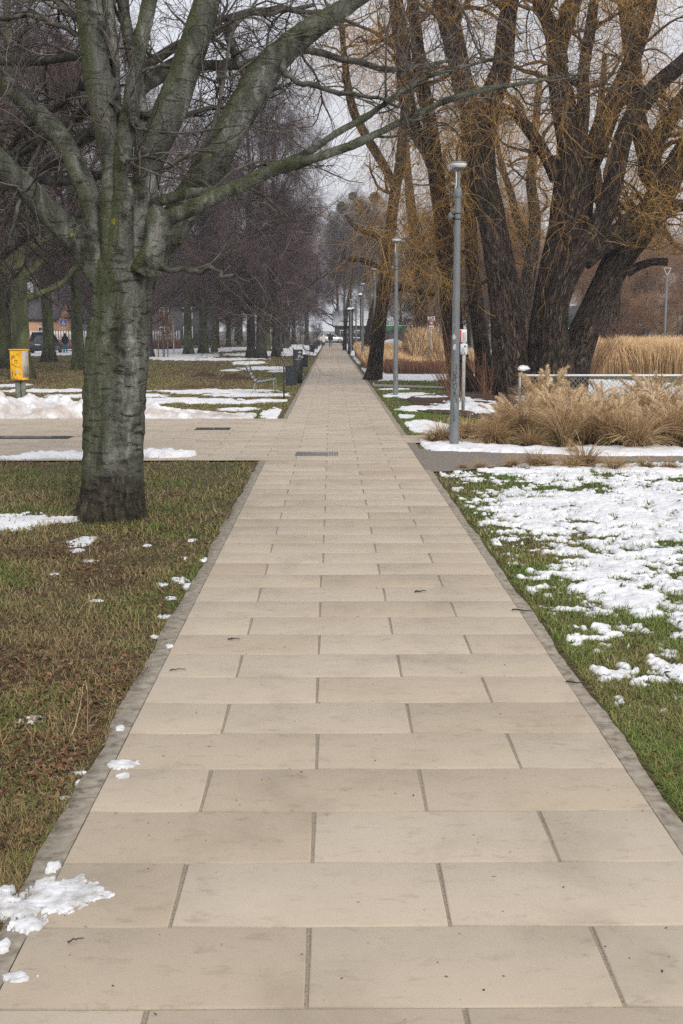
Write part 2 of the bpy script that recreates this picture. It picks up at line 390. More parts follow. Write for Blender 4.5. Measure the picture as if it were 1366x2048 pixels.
MAT['beech_far'] = pm('mossy_grey_bark', [(.28, (.022, .024, .013)), (.45, (.06, .066, .032)), (.6, (.10, .11, .045)), (.75, (.20, .19, .15))], 2.3, 7, (1, 1, .4), 'World', bmp=.8, bscale=14, bdist=.04)
MAT['dark_bark'] = pm('dark_bark', [(.3, (.014, .012, .010)), (.55, (.045, .038, .032)), (.75, (.09, .08, .07))], 3, 7, (1, 1, .3), 'World', bmp=.8, bscale=12, bdist=.04)
MAT['bark_twig'] = pm('grey_twig_bark', [(.35, (.035, .033, .027)), (.55, (.09, .085, .07)), (.75, (.19, .18, .155))], 7, 4, coord='World')
MAT['fine_twig'] = tintmat('fine_twig', [(0, (.035, .025, .022)), (.5, (.085, .065, .058)), (.8, (.19, .16, .145)), (1, (.40, .36, .32))])
def mk_willow():
    m, t, b = nt('furrowed_willow_bark'); cs = coords(t, 'buv', (1, 1, .33)); n = noise(t, cs, 9.5, 8, .66, 1.4)
    r = ramp(t, n.outputs[0], [(.40, (.005, .0035, .0025)), (.48, (.024, .016, .012)), (.56, (.068, .047, .035)), (.68, (.185, .14, .11))])
    c = coords(t, 'World'); n2 = noise(t, c, .9, 5, .6); mr = ramp(t, n2.outputs[0], [(.50, (0,)*3), (.78, (.8,)*3)])
    gm = ramp(t, n.outputs[0], [(.40, (.005, .006, .003)), (.6, (.040, .040, .016))])
    t.links.new(mixc(t, mr.outputs[0], r.outputs[0], gm.outputs[0]), b.inputs['Base Color']); setb(b, .92, .2)
    bump(t, b, n.outputs[0], 1.0, .07); return m
MAT['willow'] = mk_willow()
MAT['gold'] = tintmat('golden_willow_twig', [(0, (.22, .115, .036)), (.4, (.43, .24, .066)), (.75, (.58, .345, .105)), (1, (.70, .50, .20))])
MAT['tw_purple'] = tintmat('purple_brown_twig', [(0, (.060, .036, .037)), (.6, (.120, .074, .074)), (1, (.23, .16, .155))])
MAT['tw_grey'] = tintmat('grey_brown_twig', [(0, (.055, .045, .045)), (.6, (.11, .092, .09)), (1, (.20, .18, .17))])
MAT['tw_rust'] = tintmat('rust_brown_twig', [(0, (.21, .11, .055)), (.6, (.40, .22, .115)), (1, (.55, .35, .21))])
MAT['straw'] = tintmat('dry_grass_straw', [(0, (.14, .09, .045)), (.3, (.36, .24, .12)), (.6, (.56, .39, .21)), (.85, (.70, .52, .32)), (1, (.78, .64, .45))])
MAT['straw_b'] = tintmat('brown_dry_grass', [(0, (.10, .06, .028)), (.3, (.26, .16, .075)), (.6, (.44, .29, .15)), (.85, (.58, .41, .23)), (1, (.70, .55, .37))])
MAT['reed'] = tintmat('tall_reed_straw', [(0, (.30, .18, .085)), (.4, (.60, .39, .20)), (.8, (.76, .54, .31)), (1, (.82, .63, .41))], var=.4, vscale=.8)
MAT['redstem'] = tintmat('reddish_stem', [(0, (.10, .045, .030)), (1, (.30, .16, .09))])
MAT['pole'] = pm('lamp_grey_paint', [(.3, (.135, .15, .157)), (.7, (.185, .20, .207))], 3, 5, rough=.5, spec=.4, coord='World', bmp=.05)
MAT['black'] = pm('black_paint', [(.3, (.012, .012, .014)), (.7, (.028, .028, .032))], 8, 4, rough=.5, spec=.4)
MAT['navy'] = pm('anthracite_powder_coat', [(.3, (.016, .021, .027)), (.7, (.032, .040, .048))], 6, 4, rough=.5, spec=.4)
MAT['metal'] = pm('grey_steel', [(.3, (.26, .26, .25)), (.7, (.40, .40, .39))], 8, 4, rough=.5, metal=.1)
MAT['white'] = pm('white_paint', [(.3, (.62, .62, .61)), (.7, (.78, .78, .77))], 5, 4, rough=.5)
MAT['offwhite'] = pm('weathered_white', [(.3, (.30, .30, .27)), (.7, (.52, .52, .48))], 6, 5, rough=.7)
MAT['diff'] = pm('lamp_diffuser', [(.3, (.55, .56, .56)), (.7, (.68, .69, .70))], 5, 2, rough=.3)
MAT['glass'] = pm('dark_glass', [(.3, (.02, .03, .035)), (.7, (.045, .06, .065))], 2, 2, rough=.08, spec=.7)
MAT['tyre'] = pm('tyre_rubber', [(.3, (.012,)*3), (.7, (.025,)*3)], 20, 3)
MAT['rim'] = pm('wheel_alloy', [(.3, (.2,)*3), (.7, (.4,)*3)], 10, 2, rough=.35, metal=.7)
MAT['carwhite'] = pm('white_car_paint', [(.3, (.66, .67, .68)), (.7, (.74, .74, .75))], 2, 2, rough=.22, spec=.6)
MAT['cardark'] = pm('dark_grey_car_paint', [(.3, (.045, .05, .06)), (.7, (.075, .08, .092))], 2, 2, rough=.25, spec=.6)
MAT['red'] = pm('red_lens', [(.3, (.50, .02, .03)), (.7, (.62, .04, .05))], 5, 2, rough=.25)
MAT['yellow'] = pm('yellow_cabinet_paint', [(.25, (.55, .30, .01)), (.45, (.80, .42, .008)), (.8, (.86, .47, .01))], 5, 6, rough=.5, bmp=.1)
MAT['concrete'] = pm('grey_green_concrete', [(.3, (.10, .11, .08)), (.7, (.27, .28, .24))], 7, 6, rough=.9, bmp=.4)
MAT['blue'] = pm('sign_blue', [(.3, (.03, .05, .42)), (.7, (.04, .07, .50))], 5, 2, rough=.4)
MAT['redsign'] = pm('sign_red', [(.3, (.36, .03, .04)), (.7, (.45, .05, .06))], 5, 2, rough=.5)
MAT['plate'] = pm('sign_plate_pale', [(.3, (.52, .54, .60)), (.7, (.66, .67, .72))], 9, 4, rough=.4)
MAT['green'] = pm('green_board', [(.3, (.012, .115, .055)), (.7, (.02, .16, .08))], 3, 3, rough=.6)
MAT['darkred'] = pm('dark_red_wall', [(.3, (.05, .028, .03)), (.7, (.09, .05, .05))], 3, 4, rough=.8)
MAT['greywall'] = pm('grey_render', [(.3, (.07, .072, .08)), (.7, (.12, .122, .13))], 1.2, 5, rough=.85)
MAT['bluegrey'] = pm('blue_grey_concrete', [(.3, (.19, .22, .235)), (.7, (.28, .31, .325))], 1.2, 5, rough=.8)
MAT['orange'] = pm('apricot_render', [(.3, (.58, .33, .19)), (.7, (.68, .42, .26))], 1.5, 4, rough=.85)
MAT['pale'] = pm('pale_render', [(.3, (.42, .40, .38)), (.7, (.55, .53, .50))], 1.5, 4, rough=.85)
MAT['brick'] = pm('red_brick', [(.3, (.12, .055, .045)), (.7, (.24, .11, .085))], 6, 5, (1, 1, 3), rough=.9)
MAT['roof'] = pm('dark_roof', [(.3, (.05, .045, .05)), (.7, (.09, .085, .09))], 3, 4)
MAT['jacket'] = pm('black_jacket', [(.3, (.008, .009, .012)), (.7, (.02, .022, .028))], 12, 4, rough=.8)
MAT['denim'] = pm('blue_denim', [(.3, (.05, .12, .22)), (.7, (.10, .20, .32))], 20, 4, rough=.9)
MAT['coat'] = pm('cream_coat', [(.3, (.58, .55, .49)), (.7, (.70, .67, .60))], 10, 4, rough=.9)
MAT['skin'] = pm('skin', [(.3, (.48, .28, .20)), (.7, (.56, .34, .25))], 10, 2, rough=.6)
MAT['hair'] = pm('dark_hair', [(.3, (.012, .008, .006)), (.7, (.03, .02, .015))], 30, 3, rough=.6)
MAT['shoe'] = pm('dark_shoe', [(.3, (.02, .018, .017)), (.7, (.05, .045, .04))], 10, 3)
MAT['mistle'] = tintmat('mistletoe', [(0, (.035, .045, .016)), (1, (.10, .12, .04))])
MAT['soil'] = pm('brown_soil', [(.3, (.025, .014, .008)), (.55, (.075, .04, .022)), (.75, (.14, .08, .05))], 18, 6, coord='World', bmp=1, bscale=40, bdist=.03)
MAT['mulch'] = pm('brown_mulch', [(.3, (.03, .018, .012)), (.55, (.09, .055, .038)), (.75, (.16, .10, .075))], 14, 6, coord='World', bmp=1, bscale=40, bdist=.03)
MAT['wood'] = pm('stake_wood', [(.3, (.10, .07, .045)), (.7, (.20, .15, .10))], 12, 4, (1, 1, .2))
MAT['graf'] = pm('black_marker', [(.3, (.008,)*3), (.7, (.02,)*3)], 8, 2, rough=.5)
MAT['sticker'] = pm('torn_sticker', [(.3, (.36, .40, .42)), (.7, (.60, .63, .64))], 40, 4, rough=.6)
MAT['pinkst'] = pm('faded_sticker', [(.3, (.40, .22, .16)), (.45, (.55, .50, .45)), (.62, (.30, .33, .36)), (.8, (.60, .42, .30))], 9, 4, rough=.6)
# ------------------------------------------------------------------ world, light, camera
w = bpy.data.worlds.new('World'); S.world = w; w.use_nodes = True; t = w.node_tree; bg = t.nodes['Background']
SUN_EL, SUN_AZ = math.radians(31), math.radians(158)     # azimuth from +Y clockwise: behind the camera, right
sk = t.nodes.new('ShaderNodeTexSky'); sk.sky_type = 'NISHITA'; sk.sun_disc = False; sk.sun_elevation = SUN_EL; sk.sun_rotation = SUN_AZ
sk.air_density = 1.0; sk.dust_density = 4.0; sk.ozone_density = 1.0
mx = mixc(t, .90, sk.outputs[0], (6.5, 6.6, 7.0)); t.links.new(mx, bg.inputs[0]); bg.inputs[1].default_value = .10
sd = bpy.data.lights.new('sun', 'SUN'); sd.energy = 1.5; sd.angle = math.radians(16); sd.color = (1.0, .955, .88)
so = bpy.data.objects.new('sun', sd); COL.objects.link(so)
dirv = Vector((math.sin(SUN_AZ)*math.cos(SUN_EL), math.cos(SUN_AZ)*math.cos(SUN_EL), math.sin(SUN_EL)))
so.rotation_euler = dirv.to_track_quat('Z', 'Y').to_euler(); so.location = (0, 0, 40)
cd = bpy.data.cameras.new('camera'); cam = bpy.data.objects.new('camera', cd); COL.objects.link(cam); S.camera = cam
cd.sensor_fit = 'HORIZONTAL'; cd.sensor_width = 36; cd.lens = 36*FPX/1366; cd.clip_start = .1; cd.clip_end = 5000
cam.location = (0, 0, HC); cam.rotation_euler = (PI/2-TH, 0, -PSI)
S.view_settings.view_transform = 'Standard'; S.view_settings.look = 'None'; S.view_settings.exposure = 0.50; S.view_settings.gamma = 1
S.cycles.use_denoising = False
S.cycles.max_bounces = 6; S.cycles.diffuse_bounces = 3; S.cycles.volume_bounces = 0; S.cycles.glossy_bounces = 2; S.cycles.use_adaptive_sampling = True
S.cycles.adaptive_threshold = .02
# ------------------------------------------------------------------ ground
XL, XR = -1.075, 1.425; Y0 = 3.83
def fence_amp(X, Y): return (1-sst(9, 13, np.abs(X)))*(1-sst(34, 44, Y))
def zg(X, Y): return -.032+.016*fbm2(X*1.6, Y*1.6, 3, 5)*fence_amp(X, Y)
def grid(xs, ys, zf):
    X, Y = np.meshgrid(xs, ys); Z = zf(X, Y); nx, ny = len(xs), len(ys)
    i = (np.arange(ny-1)[:, None]*nx+np.arange(nx-1)[None]).ravel()
    return np.stack([X, Y, Z], -1).reshape(-1, 3), np.stack([i, i+1, i+1+nx, i+nx], -1)
def grow_axis(a, s, r, end):
    o = [a]
    while abs(o[-1]-a) < abs(end-a): o.append(o[-1]+s); s *= r
    return o
xs = np.array(sorted(set([-round(v, 4) for v in grow_axis(13, .5, 1.25, 2500)]+[round(v, 4) for v in grow_axis(13, .5, 1.25, 2500)]+list(np.round(np.arange(-12.9, 12.95, .08), 4)))))
ys = np.array([-60, -30, -15, -8, -4, -1]+list(grow_axis(1, .03, 1.0075, 46))+grow_axis(48, 1.5, 1.15, 2600)[0:])
V, Q = grid(xs, ys, zg); struct(mk('ground', npmesh('ground', V, Q), MAT['ground']))
rng = np.random.default_rng(11)
# ------------------------------------------------------------------ slabs
a = Acc()
def slab(x0, x1, y0, y1, ti, g=.0036, gx=.0058, bv=.0045):
    X0, X1, Ya, Yb = x0+(gx if x0 > XL+.01 or x0 < XL-.01 else .001), x1-(gx if x1 < XR-.01 else .001), y0+g, y1-g; dz = rng.normal()*.0008; tx, ty = rng.normal(size=2)*.0006
    V = []
    for (b, z) in ((0, -.012), (bv*.6, -.0016), (bv*1.6, 0)):
        V += [(X0+b, Ya+b, z+dz-tx-ty*0), (X1-b, Ya+b, z+dz+tx), (X1-b, Yb-b, z+dz+tx), (X0+b, Yb-b, z+dz-tx)]
    Q = [(8, 9, 10, 11)]
    for l in (0, 4):
        for k in range(4): Q.append((l+k, l+(k+1) % 4, l+4+(k+1) % 4, l+4+k))
    a.add(V, Q, None, ti)
k0 = -4; k = k0
while True:
    y0 = Y0+.5*(k-1); y1 = y0+.5
    if y0 > 196: break
    jx = [XL, -.085, .92, XR] if k % 2 == 0 else [XL, -.585, .42, XR]
    jx = [jx[0]]+[v+rng.normal()*.004 for v in jx[1:-1]]+[jx[-1]]
    if Y0+.5*30-.01 <= y0 < Y0+.5*48-.01:          # crossing: the same courses run on to the left
        x = jx[1]-1.0; left = []
        while x > -27: left.append(x+rng.normal()*.004); x -= 1.0
        jx = sorted(left)+jx[1:]
        if k-1 in (36, 37, 38): jx = jx[:-1]+[1.92 if k % 2 == 0 else 1.42, 2.5, 3.1]
    for i in range(len(jx)-1): slab(jx[i], jx[i+1], y0, y1, rng.uniform(0, 1))
    k += 1
struct(a.obj('path', MAT['slab'], smooth=False))
jb = Acc(); jb.add([(XL, 1, -.0075), (XR, 1, -.0075), (XR, 196, -.0075), (XL, 196, -.0075)], [(0, 1, 2, 3)])
jb.add([(-27, Y0+15, -.0075), (XL, Y0+15, -.0075), (XL, Y0+24, -.0075), (-27, Y0+24, -.0075)], [(0, 1, 2, 3)])
jb.add([(XR, Y0+18, -.0075), (3.1, Y0+18, -.0075), (3.1, Y0+19.5, -.0075), (XR, Y0+19.5, -.0075)], [(0, 1, 2, 3)])
struct(jb.obj('path_joints', MAT['joint'], smooth=False))
# concrete edging, ragged where soil creeps over it
kb = Acc()
def kerb(x0, x1, ya, yb, inner):
    if yb-ya > 1.02 and ya < 18:
        k_ = ya
        while k_ < yb: kerb(x0, x1, k_+.0015, min(k_+.9985, yb), inner); k_ += 1.0
        return
    ys_ = np.append(np.arange(ya, yb-.01, .06 if ya < 25 else .4), yb); n = len(ys_); xo = (x1 if inner == x0 else x0)
    rag = fbm2(ys_*1.6, ys_*0+x0, 4, 3)*.045-.030+(.004*math.sin(ya*37) if yb-ya < 1.01 else 0)
    xo_ = xo+np.sign(xo-inner)*rag; zz = -.006+.0015*vn2(ys_*3, ys_*0, 2)
    V = np.stack([np.stack([ys_*0+inner, ys_, zz], -1), np.stack([xo_, ys_, zz-.003], -1), np.stack([xo_+np.sign(xo-inner)*.02, ys_, zz-.05], -1)], 1).reshape(-1, 3)
    i = np.arange(n-1)*3; kb.add(V, np.concatenate([np.stack([i, i+1, i+4, i+3], -1), np.stack([i+1, i+2, i+5, i+4], -1)]))
kerb(XL-.145, XL-.002, 2, Y0+15-.01, XL-.002); kerb(XR+.002, XR+.125, 2, 17.5, XR+.002); kerb(XL-.14, XL-.004, Y0+24.01, 190, XL-.004); kerb(XR+.004, XR+.14, 23.4, 190, XR+.004)
struct(kb.obj('kerb', MAT['kerb']))
# asphalt side path to the right, and the narrow strips further off
sp = Acc()
xs_ = np.arange(XR+.16, 13, .15); yt = 20.75-.9*sst(1.5, 5, xs_)+.05*vn2(xs_*2, xs_*0, 8); yb_ = 17.24+1.35*sst(1.5, 3.6, xs_)+.05*vn2(xs_*2, xs_*0+4, 9)
V = np.stack([np.stack([xs_, yb_, xs_*0-.008], -1), np.stack([xs_, yt, xs_*0-.008], -1)], 1).reshape(-1, 3); i = np.arange(len(xs_)-1)*2
sp.add(V, np.stack([i, i+2, i+3, i+1], -1)); sp.add([(XR+.005, 17.3, -.0085), (XR+.165, 17.3, -.0085), (XR+.165, 21.8, -.0085), (XR+.005, 21.8, -.0085)], [(0, 1, 2, 3)])
struct(sp.obj('side_path', MAT['asphalt']))
sp = Acc(); sp.add([(1.6, 44.2, -.006), (9, 39.5, -.006), (9, 40.7, -.006), (1.6, 46.2, -.006)], [(0, 1, 2, 3)])
struct(sp.obj('gravel_path', MAT['kerb']))
rd = Acc(); rd.add([(-120, 118, -.01), (-15, 118, -.01), (-15, 128, -.01), (-120, 128, -.01)], [(0, 1, 2, 3)])
rd.add([(-15, 196, -.004), (120, 196, -.004), (120, 212, -.004), (-15, 212, -.004)], [(0, 1, 2, 3)])
struct(rd.obj('road', MAT['road'], smooth=False))
mu = Acc(); th = np.linspace(0, 2*PI, 60, endpoint=False); rr = 1+.25*fbm2(np.cos(th)*2, np.sin(th)*2, 3, 4)
mu.add(np.concatenate([np.stack([4.6+2.6*rr*np.cos(th), 34+6*rr*np.sin(th), th*0-.007], -1), [[4.6, 34, .03]]]), None, np.stack([np.arange(60), (np.arange(60)+1) % 60, np.full(60, 60)], -1))
struct(mu.obj('bark_mulch_bed', MAT['mulch']))
# ------------------------------------------------------------------ snow
def blobs(lst):
    o = []
    for px, py, rx, ry, h in lst:
        c = G(px, py); y0 = G(px, py+ry)[1]; y1 = G(px, max(py-ry, 668))[1]
        o.append((c[0], (y0+y1)/2, rx*mpp(c), max((y1-y0)/2, .04), h))
    return o
def snowfield(bl, k=1.0, amp=.9, seed=0):
    def f(X, Y):
        F = np.full(X.shape, -9.0); H = np.zeros(X.shape)
        for cx, cy, ax, ay, h in bl:
            q = 1-np.sqrt(((X-cx)/ax)**2+((Y-cy)/ay)**2+1e-9); up = q > F; F = np.where(up, q, F); H = np.where(up, h, H)
        F = F*1.3+amp*(.62*fbm2(X*k, Y*k*.8, 5, seed, .62)+.30*fbm2(X*k*5, Y*k*4, 3, seed+9, .6))
        return np.where(F > 0, H*np.minimum(1, F*3.2+.12)**.6, -.03*np.minimum(1, -F*5)-.002)
    return f
def snow_sheet(name, x0, x1, y0, y1, dx, dy, ratio, f, mat='snow', lump=.006, lk=9, wedge=None, label=None, flat=False):
    xs = np.arange(x0, x1, dx); ys = np.array(grow_axis(y0, dy, ratio, y1)); X, Y = np.meshgrid(xs, ys)
    X = X+dx*.3*vn2(X*37, Y*37, 1); h = f(X, Y); zb = np.where(X > XL-.15, -.032, zg(X, Y)) if flat else zg(X, Y); h[:2] = np.minimum(h[:2], -.03); h[-2:] = np.minimum(h[-2:], -.03); h[:, :2] = np.minimum(h[:, :2], -.03); h[:, -2:] = np.minimum(h[:, -2:], -.03); Z = zb+.004+h+np.where(h > 0, lump*fbm2(X*lk, Y*lk, 4, 21)*np.minimum(1, h/.01), 0)
    ok = h > 0
    if wedge is not None: ok &= wedge(X, Y)
    nx = len(xs); k = ok[:-1, :-1] | ok[1:, :-1] | ok[:-1, 1:] | ok[1:, 1:]; i = (np.arange(len(ys)-1)[:, None]*nx+np.arange(nx-1)[None])[k]
    Q = np.stack([i, i+1, i+1+nx, i+nx], -1); u, inv = np.unique(Q, return_inverse=True)
    V = np.stack([X, Y, Z], -1).reshape(-1, 3)[u]
    o = mk(name, npmesh(name, V, inv.reshape(-1, 4)), MAT[mat]); tag(o, label, 'snow', kind='stuff'); return o
def inview(m=1.2): return lambda X, Y: (X < .312*Y+m) & (X > -.305*Y-m)
# right lawn
def fR(X, Y):
    edge = 1.74+.10*np.sin(Y*1.3)+.25*sst(11, 15, Y)*sst(19, 15, Y)-.15*sst(15.5, 17.2, Y)
    F = .90*(X-edge)-.20-.9*sst(6.8, 5.4, Y)*1.4-.35*sst(16.4, 17.4, Y)-.25*sst(9.5, 6.5, Y)
    F = np.minimum(F, .33-.50*sst(15.0, 17.4, Y)-1.2*sst(6.9, 5.3, Y)+.22*sst(3.0, 4.6, X)*sst(16, 14, Y))
    F = F+.75*fbm2(X*.9, Y*.9, 3, 61)+1.1*fbm2(X*3.0, Y*3.0, 3, 33, .7)+1.5*fbm2(X*9, Y*9, 4, 77, .72)
    F = np.where((Y > yRb(X)-.05) | (X < XR+.2), -1, F)
    return np.where(F > 0, .026*np.minimum(1, F*1.8+.08)**.75, -.03*np.minimum(1, -F*6)-.002)
def yRb(X): return 17.3+1.35*sst(1.5, 3.6, X)
snow_sheet('lawn_snow', 1.55, 8.2, 5.2, 18.9, .016, .013, 1.0022, fR, wedge=inview(2.4), lump=.024, lk=13, label='thin melting snow over the green lawn right of the path')
# left lawn, small remnants
LB = blobs([(20, 1042, 75, 20, .022), (70, 1036, 110, 6, .018), (150, 1034, 45, 5, .018), (165, 1078, 28, 13, .016), (155, 1095, 14, 5, .012), (355, 1155, 20, 6, .015), (382, 1167, 20, 7, .016), (325, 1163, 14, 4, .014), (340, 1190, 13, 4, .012), (328, 1226, 20, 5, .012),
  (385, 1074, 12, 4, .012), (410, 1114, 14, 5, .012), (295, 1087, 10, 3, .01), (408, 978, 5, 3, .01), (60, 1432, 22, 14, .012), (370, 1110, 5, 3, .01), (110, 1143, 9, 3, .01), (194, 1194, 18, 3, .01), (118, 1584, 42, 9, .014), (165, 1558, 24, 8, .02), (155, 1537, 30, 5, .012), (88, 1618, 11, 6, .014), (310, 1267, 12, 5, .012), (182, 1115, 18, 3, .011)])
LB = [(a_, b_, c_*.9, d_*.8, h_*.7) for a_, b_, c_, d_, h_ in LB]
snow_sheet('melting_snow', -6.5, -1.14, 4.6, 14.5, .014, .010, 1.0024, snowfield(LB, 8, 1.7, 4), label='last thin scraps of snow on the brown lawn at the left')
# on the pavement, lower left
PB = blobs([(115, 1795, 88, 34, .017), (180, 1785, 45, 22, .010), (40, 1820, 50, 17, .020), (50, 1850, 38, 15, .018), (10, 1778, 18, 8, .03), (8, 1800, 14, 10, .03), (105, 1734, 14, 10, .03), (8, 1890, 14, 9, .02), (35, 1955, 36, 6, .010), (160, 1757, 10, 7, .01), (215, 1790, 16, 8, .008), (250, 1528, 32, 8, .007), (245, 1552, 14, 5, .005), (338, 1291, 7, 3, .008), (240, 1456, 8, 3, .010), (105, 1760, 8, 4, .008)])
PF = snowfield(PB, 16, 1.5, 14)
snow_sheet('pavement_snow', -1.75, -.3, 3.3, 8.6, .007, .006, 1.0012, lambda X, Y: PF(X, Y)*.38+.0305*(PF(X, Y) > 0), 'wsnow', lump=.007, lk=34, flat=True, label='patches of half melted snow on the slabs at the lower left')
# cross path banks
def bankf(X, Y):
    a = sst(-1.9, -3.3, X)*.10+sst(-3.0, -5.2, X)*.24+sst(-6, -9, X)*.16
    yc = 28.75; w_ = .8+.25*sst(-3, -8, X)
    q = 1-((Y-yc-.2*np.sin(X*.8))/w_)**2
    h = a*(q+.35*fbm2(X*1.3, Y*1.3, 4, 41, .6))*(1+.5*fbm2(X*3, Y*3, 4, 42, .6))
    edge = q+.4*fbm2(X*2, Y*2, 3, 43)
    h = np.maximum(h, .02*(edge > .15)*(X < -1.75)) ; return np.where((edge > .1) & (a > 0) & (h > .004) & (Y > Y0+24.03+.06*vn2(X*4, Y*0, 3)), h+.03, -.03)
snow_sheet('snow_bank', -13.5, -1.6, 27.6, 30.4, .035, .035, 1, bankf, 'dsnow', .07, 4.5, label='long heap of dirty cleared snow beside the crossing path')
FB = blobs([(170, 913, 110, 5, .06), (330, 911, 52, 5, .085), (45, 916, 40, 3, .03), (110, 912, 60, 4, .05), (210, 911, 60, 4, .07)])
FF = snowfield(FB, 2.6, 1.0, 51)
snow_sheet('snow_ridge', -7.6, -2.2, 18.2, 20.4, .025, .025, 1, lambda X, Y: FF(X, Y)+.028*(FF(X, Y) > 0), 'snow', .045, 9, label='low ridge of cleared snow along the near edge of the crossing path')
# far patches, left
DL = blobs([(430, 782, 120, 4, .03), (500, 789, 90, 3.5, .03), (330, 800, 130, 5, .04), (230, 790, 120, 4, .03), (440, 803, 90, 3, .03), (90, 780, 90, 3, .03), (550, 828, 28, 12, .03), (535, 800, 60, 3, .02), (480, 817, 40, 3, .02), (20, 770, 40, 3, .03), (590, 800, 9, 5, .03),
  (420, 718, 95, 2.2, .05), (500, 725, 30, 3, .05), (360, 712, 70, 5, .05), (545, 708, 85, 3, .05), (530, 736, 45, 3, .04), (560, 742, 30, 1.5, .04), (590, 702, 60, 4, .05), (600, 693, 40, 4, .05), (340, 703, 60, 6, .06), (130, 706, 60, 4, .06), (600, 728, 10, 1.5, .03), (617, 746, 8, 3, .04), (612, 754, 6, 5, .03), (500, 697, 80, 3, .05), (400, 701, 60, 3, .05), (640, 697, 8, 5, .05), (460, 740, 20, 1.5, .03), (85, 703, 20, 5, .06), (240, 702, 60, 4, .05)])
DF = snowfield(DL, 2.4, 1.45, 71)
snow_sheet('lawn_snow_far', -30, -1.16, 28.0, 190, .10, .07, 1.009, DF, lump=.03, lk=2, wedge=inview(3), label='streaks of old snow across the left lawn under the tree rows')
DR = blobs([(900, 893, 60, 9, .06), (990, 900, 80, 11, .06), (1100, 903, 110, 11, .06), (1240, 905, 140, 12, .06), (1350, 906, 90, 12, .06), (850, 888, 30, 7, .05), (850, 850, 55, 10, .03), (870, 860, 40, 5, .03), (800, 832, 30, 3, .03), (840, 816, 45, 4, .04), (900, 815, 40, 6, .06), (850, 793, 60, 3, .03), (820, 787, 50, 2.5, .03), (795, 790, 35, 3, .03),
  (800, 752, 100, 8, .06), (880, 745, 90, 8, .06), (720, 706, 25, 9, .05), (712, 718, 16, 4, .05), (730, 740, 12, 4, .05), (715, 722, 6, 5, .05), (900, 700, 80, 8, .06), (820, 690, 80, 8, .06), (700, 694, 20, 6, .05), (940, 812, 40, 14, .10),
  (1220, 780, 180, 22, .05), (1340, 790, 60, 20, .05), (1090, 800, 60, 10, .05), (960, 806, 40, 6, .05), (730, 765, 14, 2, .03), (790, 777, 30, 1.2, .02)])
DRF = snowfield(DR, 2.4, 1.3, 81)
snow_sheet('garden_snow', 1.6, 30, 19.2, 185, .06, .05, 1.0075, lambda X, Y: np.where((X > 1.7) & (Y > 20.36-.9*sst(1.5, 5, X)+.06*vn2(X*5, X*0, 4)), DRF(X, Y), -.03), lump=.04, lk=4, wedge=inview(3), label='snow lying between the dry grasses and willows on the right')
rgb = Acc()
# thin snow margin at the near side of the asphalt strip
MB_ = blobs([(1010, 936, 30, 3, .03), (1120, 936, 60, 4, .04), (1250, 938, 60, 4, .04), (1340, 940, 50, 5, .04), (1060, 940, 60, 3, .03), (960, 937, 20, 2, .02)])
snow_sheet('snow_margin', 2.2, 7.6, 17.0, 18.75, .025, .025, 1, snowfield(MB_, 3, .7, 91), lump=.02, lk=9, label='thin line of snow between the asphalt strip and the green lawn')
# ------------------------------------------------------------------ grass blades
def blades(name, N, D0, D1, xa, xb, ok, mat, L=.05, W=.0021, seed=1, tiltlo=.8, tilthi=1.85, tfun=None, label=None, p=.8, lp=.25):
    r = np.random.default_rng(seed); D = 1/r.uniform(1/D1, 1/D0, N); X = xa(D)+(xb(D)-xa(D))*r.uniform(0, 1, N)
    k = ok(X, D, r); X, D = X[k], D[k]; n = len(X); z = zg(X, D)
    az = r.uniform(0, 2*PI, n); d = np.stack([np.cos(az), np.sin(az), np.zeros(n)], -1); s = np.stack([-np.sin(az), np.cos(az), np.zeros(n)], -1)
    sc = (D/6.0); ln = L*sc**lp*r.uniform(.45, 1.35, n); tl = r.uniform(tiltlo, tilthi, n)
    cl = fbm2(X*2.2, D*2.2, 3, 17); ln = ln*(1+.6*cl)
    base = np.stack([X, D, z-.004], -1); mid = base+d*(ln*.45*np.sin(tl*.7))[:, None]; mid[:, 2] += ln*.55*np.cos(tl*.7)
    tip = mid+d*(ln*.5*np.sin(np.minimum(tl*1.25, 1.9)))[:, None]; tip[:, 2] += ln*.5*np.cos(np.minimum(tl*1.25, 1.75))
    wd = (W*sc**p*r.uniform(.6, 1.3, n))[:, None]
    V = np.stack([base-s*wd, base+s*wd, mid+s*wd*.8, mid-s*wd*.8, tip], 1).reshape(-1, 3); i = np.arange(n)*5
    Q = np.stack([i, i+1, i+2, i+3], -1); T = np.stack([i+3, i+2, i+4], -1)
    ti = (tfun(X, D, r) if tfun else r.uniform(0, 1, n)); 
    o = mk(name, npmesh(name, V, Q, T, {'tint': np.repeat(ti, 5)}, False), MAT[mat]); tag(o, label, 'grass', kind='stuff'); return o
LBf = snowfield(LB, 8, 1.7, 4)
okL = lambda X, D, r: (X < XL-.11-.05*fbm2(D*1.6, D*0, 4, 3)) & (D < Y0+14.95) & ((LBf(X, D) <= .006) | (r.uniform(0, 1, len(X)) < .05)) & (r.uniform(-.62, 1, len(X)) < .6+1.2*fbm2(X*1.1, D*1.1, 4, 23))
blades('lawn_grass', 370000, 2.9, 18.9, lambda D: -.305*D-1.4, lambda D: D*0+XL-.05, okL, 'grass', .070, .0021, 1,
       tfun=lambda X, D, r: np.clip(.36+.75*fbm2(X*1.0, D*1.0, 3, 29)+.22*r.normal(size=len(X))-.0*D, 0, 1), label='matted brown and green winter grass left of the path')
okR = lambda X, D, r: (X > XR+.13) & (D < yRb(X)+.02) & ((fR(X, D) <= .004) | (r.uniform(0, 1, len(X)) < .045))
